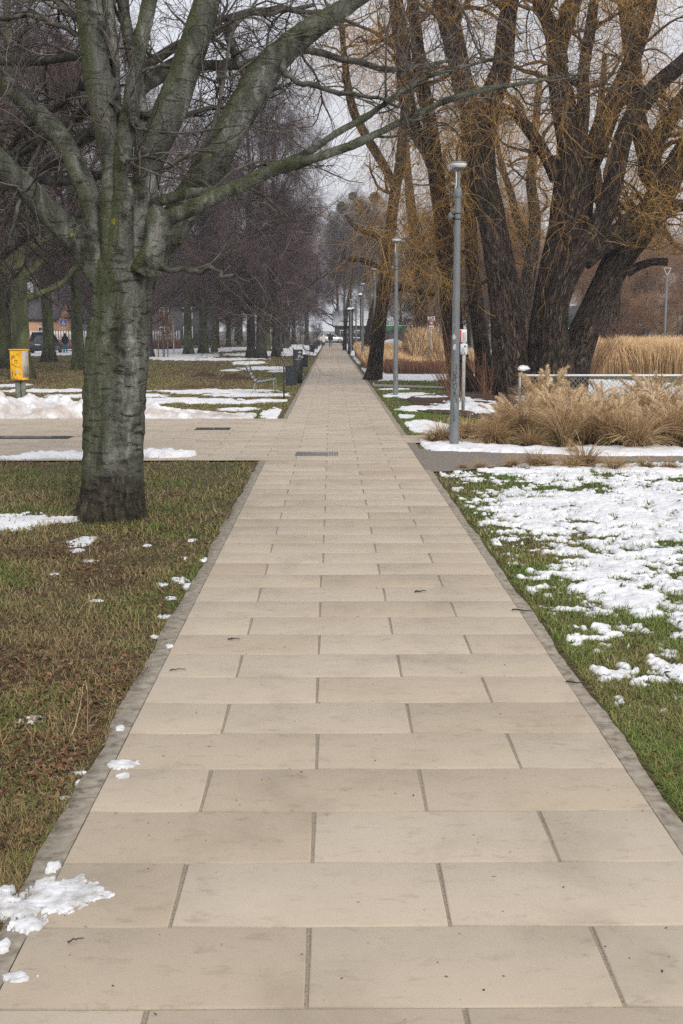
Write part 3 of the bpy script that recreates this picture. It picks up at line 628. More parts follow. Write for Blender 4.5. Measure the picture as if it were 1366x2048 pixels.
blades('green_lawn_grass', 320000, 2.9, 18.7, lambda D: D*0+XR+.1, lambda D: .312*D+1.8, okR, 'grass_g', .066, .0020, 2,
       tfun=lambda X, D, r: np.clip(.42+.18*sst(1.6, 3.0, X)+.2*sst(14, 17, D)+.5*fbm2(X*.9, D*.9, 3, 31)+.22*r.normal(size=len(X)), 0, 1), label='short green grass showing between the snow right of the path')
okF = lambda X, D, r: (D > Y0+24.1) & (X < XL-.15) & (bankf(X, D) < 0) & (DF(X, D) <= .004)
blades('far_lawn_grass', 300000, 27.9, 95, lambda D: -.31*D-1.5, lambda D: D*0+XL-.1, okF, 'grass', .05, .0017, 3,
       tfun=lambda X, D, r: np.clip(.20+.25*sst(-5, -1.5, X)+.5*fbm2(X*.4, D*.25, 3, 37)+.18*r.normal(size=len(X)), 0, 1), label='olive brown grass of the far left lawn', p=.8, lp=.15)
okG = lambda X, D, r: (X > XR+.15) & (D > 20.6) & (DRF(X, D) <= .004) & ~((D > 21.8) & (D < 23.4) & (X < 3.1)) & (((X-4.6)/2.6)**2+((D-34)/6)**2 > 1) & (X < 12) & ~((D > 44.2-.63*(X-1.6)) & (D < 46.2-.74*(X-1.6)))
blades('side_lawn_grass', 120000, 20.6, 62, lambda D: D*0+XR+.1, lambda D: np.minimum(.2*D+1.5, 9), okG, 'grass_g', .045, .0016, 4,
       tfun=lambda X, D, r: np.clip(.55+.4*fbm2(X*.6, D*.4, 3, 38)+.2*r.normal(size=len(X)), 0, 1), label='green grass around the lamp posts right of the path')
# dead leaves and fragments
def litter(name, N, D0, D1, xa, xb, mat, size, seed, ok, label, z=0.0, lift=.012, tf=None):
    r = np.random.default_rng(seed); D = 1/r.uniform(1/D1, 1/D0, N)**1.0; X = xa(D)+(xb(D)-xa(D))*r.uniform(0, 1, N); k = ok(X, D, r); X, D = X[k], D[k]; n = len(X)
    s = size*r.uniform(.35, 1.25, n); yaw = r.uniform(0, 2*PI, n); nx, ny = r.normal(0, .35, (2, n)); cur = r.uniform(-.5, .7, n)
    c, sn = np.cos(yaw), np.sin(yaw); out = []
    prof = [(-1, 0, 0), (-.45, -.42, .3), (-.45, .42, .3), (.3, -.5, .45), (.3, .5, .45), (1.05, 0, .1)]
    for u, v, h in prof:
        a_ = u*s; b_ = v*s; x = a_*c-b_*sn; y = a_*sn+b_*c
        out.append(np.stack([X+x, D+y, (zg(X, D) if z is None else z)+lift+h*cur*s+x*nx+y*ny], -1))
    V = np.stack(out, 1).reshape(-1, 3); i = np.arange(n)*6
    Q = np.stack([i+1, i+3, i+4, i+2], -1); T = np.concatenate([np.stack([i, i+1, i+2], -1), np.stack([i+3, i+5, i+4], -1)])
    o = mk(name, npmesh(name, V, Q, T, {'tint': np.repeat(tf(X, D, r) if tf else r.uniform(0, 1, n), 6)}, False), MAT[mat]); tag(o, label, 'leaves', kind='stuff')
litter('fallen_leaves', 15000, 4.5, 16, lambda D: -.305*D-.8, lambda D: D*0+XL-.16, 'leaf', .019, 5, lambda X, D, r: r.uniform(-.1, 1, len(X)) < .22+1.5*fbm2(X*.9, D*.9, 3, 19)+.5*sst(9, 6, D), 'small dead leaves trodden into the left lawn', None, .022)
litter('fallen_leaves_right', 260, 5, 17, lambda D: D*0+XR+.15, lambda D: .31*D+.6, 'leaf', .022, 6, lambda X, D, r: X > 0, 'few dead leaves on the snowy right lawn', None, .045)
litter('path_debris', 90, 3.2, 30, lambda D: D*0+XL+.03, lambda D: D*0+XR-.03, 'leaf', .006, 7, lambda X, D, r: X < 9, 'tiny dark specks of bark and leaf on the slabs', .0, .003, lambda X, D, r: r.uniform(0, .3, len(X)))
# clumps of soil by the left lawn
for i_, (px, py, wx, lab) in enumerate([(412, 752, .9, 'smaller brown soil heap, left one of two on the lawn'), (472, 757, 1.15, 'larger brown soil heap, right one of two on the lawn')]):
    c = G(px, py); g = np.linspace(-1.3, 1.3, 50); V, Q = grid(g*wx, g*.9, lambda X, Y: -.06+.26*np.exp(-(X/wx)**2*3-(Y/.6)**2*2)*(1+.5*fbm2(X*4, Y*4+i_*9, 4, 7))+.05*fbm2(X*9, Y*9, 3, 8))
    o = mk('soil_heap', npmesh('soil_heap', V, Q), MAT['soil'], loc=(c[0], c[1], 0)); tag(o, lab, 'soil heap', 'soil heaps on the left lawn')
# sticks
def stick(x0, y0, x1, y1, r, lab):
    p0, p1 = G(x0, y0), G(x1, y1); p0[2] = p1[2] = .004+r; n = 8; tt = np.linspace(0, 1, n)[:, None]; P = p0*(1-tt)+p1*tt
    rr = np.random.default_rng(int(x0)); P[1:-1, :2] += rr.normal(size=(n-2, 2))*.006; P[1:-1, 2] += np.abs(rr.normal(size=n-2))*.004
    a = Acc(); c = P[0].copy(); a.tubes(P-c, np.linspace(r, r*.4, n), 6, .3, True); o = a.obj('twig', MAT['dark_bark']); o.location = c; tag(o, lab, 'twig', 'fallen twigs on the path')
stick(138, 1890, 167, 1880, .0035, 'short curved brown twig on the slab at the lower left')
stick(830, 1186, 853, 1185, .007, 'dark straight twig in the middle of the path')
stick(1024, 1222, 1066, 1226, .006, 'thin twig reaching over the right edging, farther of two')
stick(1132, 1366, 1172, 1372, .006, 'thin twig across the right edging, nearer of two')
stick(340, 1343, 372, 1341, .004, 'thin reddish twig near the left edge of the path')
stick(456, 1280, 480, 1281, .005, 'small dark twig left of the slab joints')
stick(812, 860, 822, 866, .012, 'forked twig at the right rim of the path by the lamp post')
# drain covers
def drain(px0, px1, py0, py1, mat, lab, slats=True):
    p0 = G(px0, py1); p1 = G(px1, py1); p2 = G(px0, py0); wx = p1[0]-p0[0]; wy = p2[1]-p0[1]
    t_ = thing('drain_cover', ((p0[0]+p1[0])/2, (p0[1]+p2[1])/2, .001), lab, 'drain cover', 'drain covers in the paving')
    f = Acc(); 
    for s_ in (-1, 1): f.box((0, s_*(wy/2-.012), .0015), (wx, .024, .006)); f.box((s_*(wx/2-.012), 0, .0015), (.024, wy-.05, .006))
    f.obj('frame', MAT[mat], t_, False)
    g_ = Acc(); n = int(wx/.045)
    for k in range(n): g_.box((-wx/2+.03+(wx-.06)*(k+.5)/n, 0, .001), ((wx-.06)/n*.62, wy-.055, .004))
    g_.box((0, 0, -.0005), (wx-.05, wy-.05, .002)); g_.obj('grate', MAT[mat], t_, False)
drain(590, 676, 905, 912, 'draing', 'pale steel drain grate in the middle of the main path')
drain(388, 458, 855.5, 860, 'drain', 'short dark drain grate in the crossing path right of the beech')
drain(-20, 135, 872.5, 878, 'drain', 'long dark drain grate in the crossing path left of the beech')
# ------------------------------------------------------------------ the big beech, left foreground
YB = 13.05
b0 = G(228, 1033); t_beech = thing('beech_tree', (b0[0], YB, 0), 'big grey mossy beech with spreading limbs, nearest tree left of the path', 'tree')
org = np.array([b0[0], YB, 0])
rgt = np.random.default_rng(5)
limbs = []          # (P,R,sides)
def LB_(pts, n=26, sides=20, Y=YB): P, R = pxlimb(pts, Y, n); limbs.append((P, R, sides)); return P, R
def trunkmod(a, L, r):
    return 1+.05*vn3(np.cos(a)*1.5+9, np.sin(a)*1.5+0*L, L*.8+0*a, 3)+.035*vn3(np.cos(a)*4, np.sin(a)*4+0*L, L*1.5+0*a, 4)
# main trunk from below the ground
tp = [A(224, 1060, YB), A(224, 1020, YB), A(224, 985, YB), A(224, 900, YB), A(228, 800, YB), A(234, 700, YB), A(240, 640, YB), A(244, 590, YB), A(243, 545, YB), A(240, 505, YB)]
tr = [.43, .38, .355, .350, .350, .345, .320, .310, .32, .25]
TP, TR = resample(tp, tr, 60)
acc = Acc()
def foot(a, L, r):
    m = trunkmod(a, L, r); z = np.maximum(0, .75-L); return m+z*.22*np.maximum(0, np.cos(a*5+1.0+L*.4))+z*.10*np.cos(a*9+2)
acc.tubes(TP, TR, 64, cap=True, rmod=foot)
S1 = LB_([(215, 560, 34), (188, 520, 33), (150, 478, 30, -.15), (105, 432, 28, -.3), (60, 385, 26, -.5), (0, 325, 23, -.7), (-70, 262, 20, -.9), (-170, 190, 15, -1.1), (-300, 110, 8, -1.3)])
S2 = LB_([(225, 540, 34, .1), (205, 480, 27, .15), (185, 405, 24, .2), (152, 335, 22, .3), (118, 268, 20, .4), (62, 215, 18, .5), (0, 155, 16, .6), (-60, 80, 13, .8), (-130, -30, 8, 1)])
S3 = LB_([(250, 560, 40, -.12), (232, 510, 32, -.14), (226, 450, 27, -.14), (225, 390, 25, -.12), (226, 330, 22, -.1), (216, 280, 25, -.05), (202, 200, 27, 0), (188, 110, 27, .05), (180, 30, 26, .1), (172, -80, 24, .1), (165, -230, 19, .2), (150, -420, 12, .3), (140, -600, 6, .4)])
S3b = LB_([(238, 520, 28, -.2), (245, 440, 21, -.24), (247, 370, 19, -.24), (246, 320, 17, -.22), (252, 270, 17, -.15), (262, 200, 16, -.1), (272, 130, 16, -.05), (288, 55, 16, 0), (303, -20, 15, .1), (330, -150, 12, .2), (345, -320, 7, .3)])
S4 = LB_([(268, 560, 38), (278, 490, 30, .0), (283, 420, 30, .05), (290, 360, 28, .05), (303, 310, 29, .05), (325, 255, 31, .05), (350, 195, 31, .05), (376, 120, 29, .05), (398, 55, 28, .05), (420, -20, 27, .05), (440, -130, 22, 0), (470, -300, 15, -.1), (480, -480, 8, -.2)])
S6 = LB_([(258, 480, 22, .12), (245, 380, 16, .2), (234, 280, 14, .22), (228, 180, 14, .25), (222, 80, 14, .3), (213, -10, 13, .35), (200, -140, 10, .4), (180, -300, 5, .6)])
S6b = LB_([(285, 330, 18, .2), (283, 240, 15, .25), (274, 160, 13, .3), (255, 70, 12, .35), (244, -10, 11, .4), (235, -120, 8, .5), (230, -240, 4, .6)])
S7 = LB_([(278, 560, 34, .15), (315, 500, 34, .2), (352, 440, 33, .25), (392, 385, 35, .3), (425, 325, 34, .3), (455, 270, 31, .3), (490, 210, 31, .3), (525, 150, 32, .3), (560, 108, 28, .3), (600, 75, 24, .3), (650, 40, 21, .3), (705, 5, 17, .3), (770, -40, 14, .3), (850, -110, 9, .3), (940, -200, 5, .3)])
S8 = LB_([(285, 545, 26, -.25), (308, 495, 23, -.32), (318, 455, 18, -.38), (345, 432, 15, -.42), (385, 416, 15, -.5), (440, 388, 14, -.6), (500, 364, 13, -.7), (545, 340, 11.5, -.8), (600, 326, 10.5, -.85), (650, 309, 9.5, -.9), (705, 290, 9, -1), (765, 262, 8.3, -1), (830, 230, 7.5, -1.1), (900, 198, 7, -1.2), (975, 178, 6.5, -1.2), (1050, 166, 5.5, -1.3), (1130, 152, 4, -1.4), (1180, 147, 3, -1.4), (1240, 144, 1.8, -1.5)], 46, 16)
S8b = LB_([(545, 338, 11, -.8), (590, 318, 9, -.75), (635, 292, 8.5, -.7), (680, 262, 8, -.65), (735, 232, 7, -.6), (790, 193, 6.5, -.55), (845, 158, 5.5, -.5), (890, 142, 5, -.5), (950, 128, 4, -.45), (1020, 108, 2.5, -.4), (1075, 96, 1.2, -.4)], 34, 12)
S8c = LB_([(305, 408, 9, -.1), (335, 398, 11, -.2), (380, 386, 10, -.3), (425, 384, 8, -.4), (470, 368, 7, -.45), (520, 345, 6, -.5), (570, 322, 4, -.5)], 20, 12)
# knots, stub and scars
LB_([(246, 345, 15, -.25), (248, 322, 11, -.36), (249, 316, 9, -.42)], 6, 12); LB_([(262, 262, 11, -.12), (267, 243, 9, -.25), (268, 240, 8, -.3)], 6, 12); LB_([(545, 120, 14, .25), (542, 102, 13, .2), (541, 96, 12, .2)], 6, 12)
LB_([(318, 470, 27, -.28), (316, 435, 24, -.38), (322, 420, 17, -.42)], 8, 14)
for P, R, sd_ in limbs: acc.tubes(P, R, sd_+6, cap=True, rmod=trunkmod)
me = acc.mesh('trunk'); me = remeshed(me, .0145, 5); V = mesh_v(me); N = mesh_n(me)
x, y, z = V.T; low = sst(3.2, .6, z); rad = 1
d = .020*fbm3(x*4, y*4, z*1.2, 3, 3)+.007*fbm3(x*13, y*13, z*5, 3, 4)+.004*fbm3(x*38, y*38, z*26, 2, 6)
d += low*(-.030*np.maximum(0, vn3(x*3.5, y*3.5, z*11, 7)-.15)-.045*np.maximum(0, fbm3(x*5, y*5, z*7, 3, 12)-.22)+.010*vn3(x*9, y*9, z*22, 8))
d += sst(.5, .0, z)*(.030*np.sin(np.arctan2(y-org[1], x-org[0])*17+3*vn3(x*4, y*4, z*2, 9))-.02)
set_v(me, V+N*d[:, None]-org); mk('trunk', me, MAT['beech'], t_beech)
# thinner limbs of the same tree, some on its far side
thin = []
def TL_(pts, n=22, dy=0): P, R = pxlimb([(p[0], p[1], p[2], (p[3] if len(p) > 3 else 0)+dy) for p in pts], YB, n); thin.append((P, R)); return P, R
TL_([(285, 356, 6, 0), (345, 330, 5), (362, 318, 5), (400, 303, 5), (425, 270, 4.5), (436, 235, 4), (442, 200, 4), (450, 140, 3.5), (456, 100, 3.2), (470, 62, 3), (500, 20, 2.5), (530, -30, 2)])
TL_([(235, 215, 14, .15), (200, 252, 15, .5), (160, 280, 14, .8), (115, 318, 14, 1.1), (60, 342, 13, 1.5), (10, 352, 11, 1.9), (-60, 372, 8, 2.3), (-160, 380, 4, 2.6)])
TL_([(228, 190, 11, .15), (200, 210, 11, .5), (150, 238, 10.5, .9), (95, 272, 10, 1.3), (45, 303, 9, 1.7), (0, 318, 7, 2), (-70, 350, 4, 2.3)])
TL_([(222, 170, 10, .15), (190, 172, 10, .5), (150, 180, 9.5, .8), (110, 215, 9, 1.2), (70, 240, 8, 1.6), (25, 290, 6, 2), (-20, 330, 3, 2.2)])
TL_([(222, 120, 8, .15), (190, 115, 8, .4), (125, 117, 8, .7), (70, 125, 7.5, 1), (10, 122, 7, 1.3), (-60, 112, 5, 1.6), (-140, 120, 3, 1.8)])
TL_([(235, 350, 9, .1), (205, 348, 9, .4), (160, 356, 10, .7), (110, 361, 10, 1), (60, 352, 8.5, 1.4), (10, 372, 7, 1.8), (-60, 390, 4, 2.2)])
TL_([(258, 215, 12, .15), (290, 175, 12, .4), (335, 144, 12, .7), (385, 133, 11, .9), (440, 128, 9.5, 1.1), (500, 124, 8.5, 1.3), (560, 112, 8, 1.5), (625, 106, 7.5, 1.6), (690, 122, 6.5, 1.7), (760, 134, 6, 1.8), (830, 136, 5, 1.9), (880, 125, 4, 2), (930, 120, 2, 2)])
TL_([(262, 165, 9, .15), (295, 128, 9, .4), (340, 98, 9, .7), (380, 76, 8, .9), (420, 52, 7, 1.1), (460, 36, 6.5, 1.3), (520, 24, 6, 1.5), (590, 20, 5, 1.7), (650, 28, 4, 1.9), (720, 52, 3, 2)])
TL_([(262, 190, 7, .2), (300, 146, 7, .5), (350, 118, 7, .8), (400, 85, 6.5, 1), (445, 62, 6, 1.2), (500, 30, 5, 1.4), (560, 24, 4.5, 1.6), (630, 10, 3.5, 1.8)])
TL_([(282, 225, 6, .1), (350, 232, 5.5, .3), (392, 230, 5, .3), (425, 218, 4.5, .3), (448, 216, 3, .3)], 12)
TL_([(180, 95, 6, .2), (140, 60, 5.5, .3), (95, 45, 5, .4), (50, 25, 5, .5), (10, 35, 4.5, .6), (-40, 30, 3, .7)])
TL_([(300, 535, 5, -.1), (360, 540, 5.5, -.3), (410, 541, 5, -.5), (450, 551, 3.5, -.6), (500, 560, 2, -.7)])
TL_([(440, 330, 7, .3), (470, 290, 6, .5), (480, 230, 5, .7), (520, 185, 4, .9), (560, 175, 3, 1)])
TL_([(225, 430, 8, .1), (175, 430, 8, .6), (120, 440, 7, 1.2), (60, 470, 8, 1.8), (0, 512, 9, 2.3), (-60, 520, 6, 2.6)])
TL_([(95, 280, 5, .6), (60, 330, 4.5, .6), (30, 420, 3.5, .5), (20, 500, 2, .4)], 14)
TL_([(555, 105, 9, .3), (575, 150, 6, 0), (640, 180, 5, -.3), (720, 190, 4, -.5), (800, 210, 3, -.7)])
TL_([(470, 40, 10, .8), (455, 75, 8, .7), (465, 110, 7, .6), (440, 160, 7, .5)], 10)
TL_([(180, 60, 8, .3), (120, 10, 6, .5), (60, -60, 4, .8)], 10)
wg = Acc()
for P, R in thin:
    P = P+np.stack([fbm2(np.arange(len(P))*.55, np.full(len(P), P[0, 0]*9+k), 2, 7) for k in range(3)], -1)*.05
    wg.tubes(P, R, 10, cap=True)
# boughlets and twigs off every limb
allP = [resample(P, R, 24) for P, R, _ in limbs[:13]]+[resample(P, R, 24) for P, R in thin]
PP = np.stack([q[0] for q in allP]); RR_ = np.stack([q[1] for q in allP])
def clip_trunk(P, R):       # drop things that would start inside the frame of the camera or too near it
    k = (P[:, :, 1].min(1) > 5); return P[k], R[k]
P1, R1 = clip_trunk(*grow(rgt, PP, RR_, 10, .34, 1, (.9, 2.4), (25, 70), 12, .38, .20, .03, .25, .3, rmax=.022, rmin=.006))
k_ = (P1[:, -1, 1]-P1[:, 0, 1] > -.25) | (P1[:, 0, 0] > 1.2) | (rgt.uniform(0, 1, len(P1)) < .12); P1, R1 = P1[k_], R1[k_]
P2, R2 = clip_trunk(*grow(rgt, P1, R1, 7, .15, 1, (.5, 1.35), (25, 65), 9, .55, .20, .01, .3, .4, rmin=.0035))
P3, R3 = clip_trunk(*grow(rgt, P2, R2, 6, .15, 1, (.2, .62), (25, 60), 6, .6, .17, .0, .45, .4, rmin=.0019, rmax=.0035))
wg.tubes(P1, R1, 6); wg.V = [v-org for v in wg.V]; wg.obj('limb', MAT['bark_twig'], t_beech)
tw = Acc(); tw.tubes(P2, R2, 4, rgt.uniform(0, .8, len(P2))**1.2); tw.tubes(P3, R3, 3, rgt.uniform(0, 1, len(P3))**1.3); tw.V = [v-org for v in tw.V]
tw.obj('twigs', MAT['fine_twig'], t_beech)
# small tag nailed to a limb
q = A(262, 352, YB-.24); tg = Acc(); tg.box((q-org)+[0, -.07, 0], (.065, .012, .05), bev=.003); tgo = tg.obj('tree_tag', MAT['black'], t_beech, False)
tm = Acc()
for k in range(5): tm.box((q-org)+[-.02+.01*k, -.078, .004*(k % 2)+.004], (.005, .002, .018)); 
tm.box((q-org)+[0, -.078, -.014], (.045, .002, .006)); tm.obj('tag_marking', MAT['white'], tgo, False)
# ------------------------------------------------------------------ row trees (built once per variant)
def row_tree(seed, H, rt, nl=17, droop=-.04, base=2.6, spread=.40, dens=1.0, upr=0, cut=3.3):
    r = np.random.default_rng(seed); n = 20; tt = np.linspace(0, 1, n)
    P = np.stack([np.cumsum(r.normal(size=n)*.06)*tt, np.cumsum(r.normal(size=n)*.06)*tt, -.15+tt*H*.82], -1); R = rt*(1-.78*tt)*(1+.55*np.exp(-tt*H*.82/.35))
    A1 = Acc(); A1.tubes(P, R, 20, cap=True, rmod=lambda a, L, rr: 1+.10*np.cos(a*4+seed)*np.exp(-L/.5)+.10*vn3(np.cos(a)*2+seed, np.sin(a)*2+0*L, L*1.1+0*a, 3))
    P1, R1 = grow(r, P[None], R[None], nl, base/(H*.82), 1, (H*spread*.85, H*spread*1.15), (38-upr, 78-upr), 12, .46, .14, .045+upr*.002, .18, .45)
    k1 = P1[:, :, 2].min(1) > cut-.4; P1, R1 = P1[k1], R1[k1]; A1.tubes(P1, R1, 8)
    P2, R2 = grow(r, P1, R1, 10, .12, 1, (1.8, 3.8), (25, 65), 9, .42, .17, droop, .25, .35, rmin=.014, rmax=.06); k2 = P2[:, :, 2].min(1) > cut-.1; P2, R2 = P2[k2], R2[k2]; A1.tubes(P2, R2, 5)
    P3, R3 = grow(r, P2, R2, int(12*dens), .08, 1, (.9, 2.2), (20, 60), 6, .5, .17, droop*1.4, .35, .3, rmin=.008, rmax=.02)
    P4, R4 = grow(r, P3, R3, int(10*dens), .1, 1, (.4, 1.15), (20, 55), 4, .6, .15, droop*1.5, .5, .3, rmin=.0052, rmax=.008)
    k3 = P3[:, :, 2].min(1) > cut+r.uniform(-.5, .8, len(P3)); P3, R3 = P3[k3], R3[k3]; k4 = P4[:, :, 2].min(1) > cut+r.uniform(-.7, .9, len(P4)); P4, R4 = P4[k4], R4[k4]
    A2 = Acc(); A2.tubes(P3, R3, 3, r.uniform(0, .7, len(P3))); A2.tubes(P4, R4, 3, r.uniform(0, 1, len(P4)))
    return A1.mesh('trunk'), A2.mesh('crown')
RT = [row_tree(101, 21, .40, 20, -.05), row_tree(102, 20, .37, 19, -.06), row_tree(103, 22, .42, 21, -.04), row_tree(104, 19, .33, 18, -.05, spread=.37)]
SM = [row_tree(111, 14, .22, 16, -.0, 2.2, .34, 1, cut=1.0), row_tree(112, 16, .20, 18, .02, 3.0, .26, 1, 14, cut=1.5)]
tree_n = 0
def place_tree(v, X, Y, label, crown, bark, group, sc=1.0, rz=None, zs=1.0, name='park_tree', cat='tree'):
    global tree_n; tree_n += 1
    t_ = thing(name, (X, Y, -.03), label, cat, group, rz if rz is not None else tree_n*2.4); t_.scale = (sc, sc, sc*zs)
    for me_, nm, mt in ((v[0], 'trunk', bark), (v[1], 'crown', crown)):
        o = bpy.data.objects.new(nm, me_); COL.objects.link(o); o.parent = t_
        if not me_.materials: me_.materials.append(None)
        o.material_slots[0].link = 'OBJECT'; o.material_slots[0].material = MAT[mt]
    return t_
def gx(px, z): return (px-663)/FPX*z
L_ = [  # px, distance, scale, bark, label
 (50, 52, 1.06, 'beech_far', 'massive forked mossy tree behind the yellow cabinet'),
 (20, 66, 1.0, 'beech_far', 'mossy trunk at the left border of the photo, behind the massive forked one'),
 (104, 80, 1.0, 'beech_far', 'mossy trunk between the dark parked car and the man in jeans'),
 (162, 63.6, 1.05, 'beech_far', 'broad green trunk directly left of the big foreground beech'),
 (301, 94, .95, 'dark_bark', 'dark trunk directly right of the big foreground beech'),
 (380, 104, 1.05, 'beech_far', 'green mossy trunk, left one of the pair behind the staked sapling'),
 (409, 108, .95, 'beech_far', 'green mossy trunk, right one of the pair behind the staked sapling'),
 (431, 117, .85, 'beech_far', 'narrower mossy trunk right of the mossy pair'),
 (503.5, 94, .88, 'dark_bark', 'dark straight trunk above the first bench, left of two close together'),
 (523, 90.7, 1.0, 'dark_bark', 'dark straight trunk above the first bench, right of two close together'),
 (553.5, 96, .82, 'dark_bark', 'dark slim trunk between the first bench and the info pillar'),
 (573, 140, .85, 'dark_bark', 'leaning dark trunk just left of the info pillar'),
 (536, 120, .8, 'beech_far', 'dull trunk half hidden between the dark straight trunks'),
 (561, 118, .7, 'dark_bark', 'thin dark trunk hidden right behind the slim one'),
 (614, 165, .8, 'dark_bark', 'far slim trunk left of the white car')]
for px, z, sc, bk, lab in L_: place_tree(RT[tree_n % 4], gx(px, z), z, lab, 'tw_purple', bk, 'trees on the left lawn', sc, zs=1.22 if px > 490 else 1.08)
rows = [(-5.6, 152), (-5.8, 178), (-7.5, 128), (-13.5, 124), (-13.8, 140), (-14, 158), (-14, 176), (-26, 92), (-22, 108), (-22.5, 126), (-23, 146), (-30, 98), (-31, 140), (-29, 170), (-8, 190), (-24, 75)]
for X, Z_ in rows: place_tree(RT[tree_n % 4], X, Z_, 'distant bare purplish tree deep in the rows left of the path', 'tw_purple', 'dark_bark', 'bare trees deep in the left rows', .82+.1*math.sin(tree_n*2.1))
# far end wood
for k in range(26):
    X = -62+k*5.1+2*math.sin(k*3.3); Z_ = 222+12*math.sin(k*2.3)+(k % 3)*9
    place_tree(SM[k % 2] if k % 3 else RT[k % 4], X, Z_, 'far bare tree beyond the road at the end of the path', 'tw_grey', 'dark_bark', 'bare trees beyond the road', 1.45 if k % 3 else .95)
for k in range(44):
    X = -75+k*3.5+1.2*math.sin(k*5.3); Z_ = 216+4*math.sin(k*2.9)
    if 1 < X < 11: continue
    place_tree(SM[0], X, Z_, 'low bare bush in the hedge across the far road', 'tw_grey', 'dark_bark', 'bushes along the far road', .36+.08*math.sin(k*1.7))
# brown scrub woods on the right, behind the willows
rr_ = np.random.default_rng(8)
for k in range(30):
    Z_ = rr_.uniform(92, 175); X = Z_*rr_.uniform(.055, .34)
    place_tree(SM[k % 2], X, Z_, 'rust brown bare tree in the wood behind the willows', ('tw_rust', 'tw_rust', 'tw_grey')[k % 3], 'dark_bark', 'bare trees behind the willows', rr_.uniform(.75, 1.1))
for (px, z, sc) in [(1290, 100, .40), (1318, 98, .42), (1348, 103, .45), (1270, 112, .4), (1225, 108, .45)]:
    place_tree(SM[0], gx(px, z), z, 'low bushy bare tree behind the tall reeds', 'tw_rust', 'dark_bark', 'low bushes behind the tall reeds', sc)
# poplars with mistletoe at the end of the path
mt_ = np.random.default_rng(77)
for (px, z, sc, lab) in [(702, 172, 1.35, 'tall bare tree with mistletoe balls, left one at the end of the path'), (738, 160, 1.25, 'tall bare tree full of mistletoe balls, right one at the end of the path')]:
    t_ = place_tree(SM[1], gx(px, z), z, lab, 'tw_grey', 'beech_far', None, sc)
    for (ax_, ay_, r_) in ([(684, 415, 1.0), (705, 392, .7), (700, 440, .6)] if px == 702 else [(722, 412, 1.0), (730, 435, 1.6), (745, 440, 1.1), (738, 468, 1.1), (752, 500, 1.2), (728, 480, 1.0), (750, 395, .9)]):
        c = A(ax_, ay_, z+1)-np.array([t_.location.x, t_.location.y, t_.location.z]); n = 700; d_ = norm(mt_.normal(size=(n, 3))); e = c+d_*r_*mt_.uniform(.6, 1, n)[:, None]
        m_ = Acc(); m_.tubes(np.stack([c+d_*.1, (c+e)/2+mt_.normal(size=(n, 3))*.05, e], 1), np.full((n, 3), .022), 3, mt_.uniform(0, 1, n))
        m_.V = [(Matrix.Rotation(-t_.rotation_euler.z, 3, 'Z'), v) for v in m_.V]; m_.V = [v@np.array(M_).T/sc for M_, v in m_.V]; m_.obj('mistletoe', MAT['mistle'], t_)
# ------------------------------------------------------------------ willows
def furrow(a, L, r):
    k = np.maximum(2, np.round(r*16)); x = np.cos(a)*k*.9; y_ = np.sin(a)*k*.9
    f = vn3(x+0*L, y_+0*L, L*1.3+0*a+r*0, 31); return 1.02+.06*vn3(np.cos(a)*1.2+0*L, np.sin(a)*1.2+0*L, L*.5+0*a, 5)-.11*np.abs(f)**.7
def willow(name_label, stems, Y, base, seed, nb=9, nh=5, extra=(), gold=1.0, moss='willow', hang=(1.2, 3.2), t0=.30, shift=0, brsc=1.0, nd_=4, tw='gold', only=None):
    r = np.random.default_rng(seed); o_ = np.array([base[0], base[1], 0.0])
    t_ = thing('willow_tree', o_, name_label, 'willow'); SP = []; SR = []
    for st in stems:
        P, R = pxlimb(st, Y, 44); big = R.max() > .25
        a_ = Acc(); a_.tubes(P-o_, R, 72 if big else 24, cap=True, rmod=furrow); a_.obj('trunk' if P[0, 2] < 1.0 else 'limb', MAT[moss], t_)
        P_, R_ = resample(P, R, 24); SP.append(P_); SR.append(R_)
    SP, SR = np.stack(SP[:only]), np.stack(SR[:only])
    P1, R1 = grow(r, SP, SR, nb, t0, 1, (1.5*brsc, 4.2*brsc), (30, 80), 14, .35, .2, .03, .25, .3, rmin=.022, rmax=.10)
    P2, R2 = grow(r, P1, R1, 5, .2, 1, (1.0*brsc, 2.8*brsc), (30, 75), 10, .5, .22, .0, .3, .3, rmin=.012, rmax=.04)
    P3, R3 = grow(r, np.concatenate([P2]), np.concatenate([R2]), nh, .05, 1, (.6, 1.8), (25, 80), 8, .5, .25, -.05, .4, .2, rmin=.0065, rmax=.012)
    P4, R4 = grow(r, P3, R3, nd_, .1, 1, hang, (20, 90), 8, .6, .16, -.22, .5, .2, rmin=.0042, rmax=.007)
    P5, R5 = grow(r, SP, SR, int(26*gold), .08, 1, (.4, 1.6), (40, 90), 7, .03, .22, .03, .4, .2, rmin=.0055, rmax=.010)
    P4 = P4[P4[:, :, 2].min(1) > 1.9]if True else P4; R4 = R4[:len(P4)]
    def clear(P, R):        # the underside of the crown is browsed clear on the open side by the reeds
        lo = (P[:, :, 0].max(1) > 7.6) & (P[:, :, 2].min(1) < (4.5 if Y < 50 else 6.0)); return P[~lo], R[~lo]
    P1, R1 = clear(P1, R1); P2, R2 = clear(P2, R2); P3, R3 = clear(P3, R3); P4, R4 = clear(P4, R4); P5, R5 = clear(P5, R5)
    b_ = Acc(); b_.tubes(P1-o_, R1, 7); b_.tubes(P2-o_, R2, 5); b_.obj('branches', MAT['w_branch'], t_)
    c_ = Acc(); c_.tubes(P3-o_, R3, 3, r.uniform(0, .7, len(P3))); c_.tubes(P4-o_, R4, 3, r.uniform(0, 1, len(P4))); c_.tubes(P5-o_, R5, 3, r.uniform(.1, 1, len(P5))); c_.obj('twigs', MAT[tw], t_)
    return t_
YW = 38.0; wb = G(1085, 790)
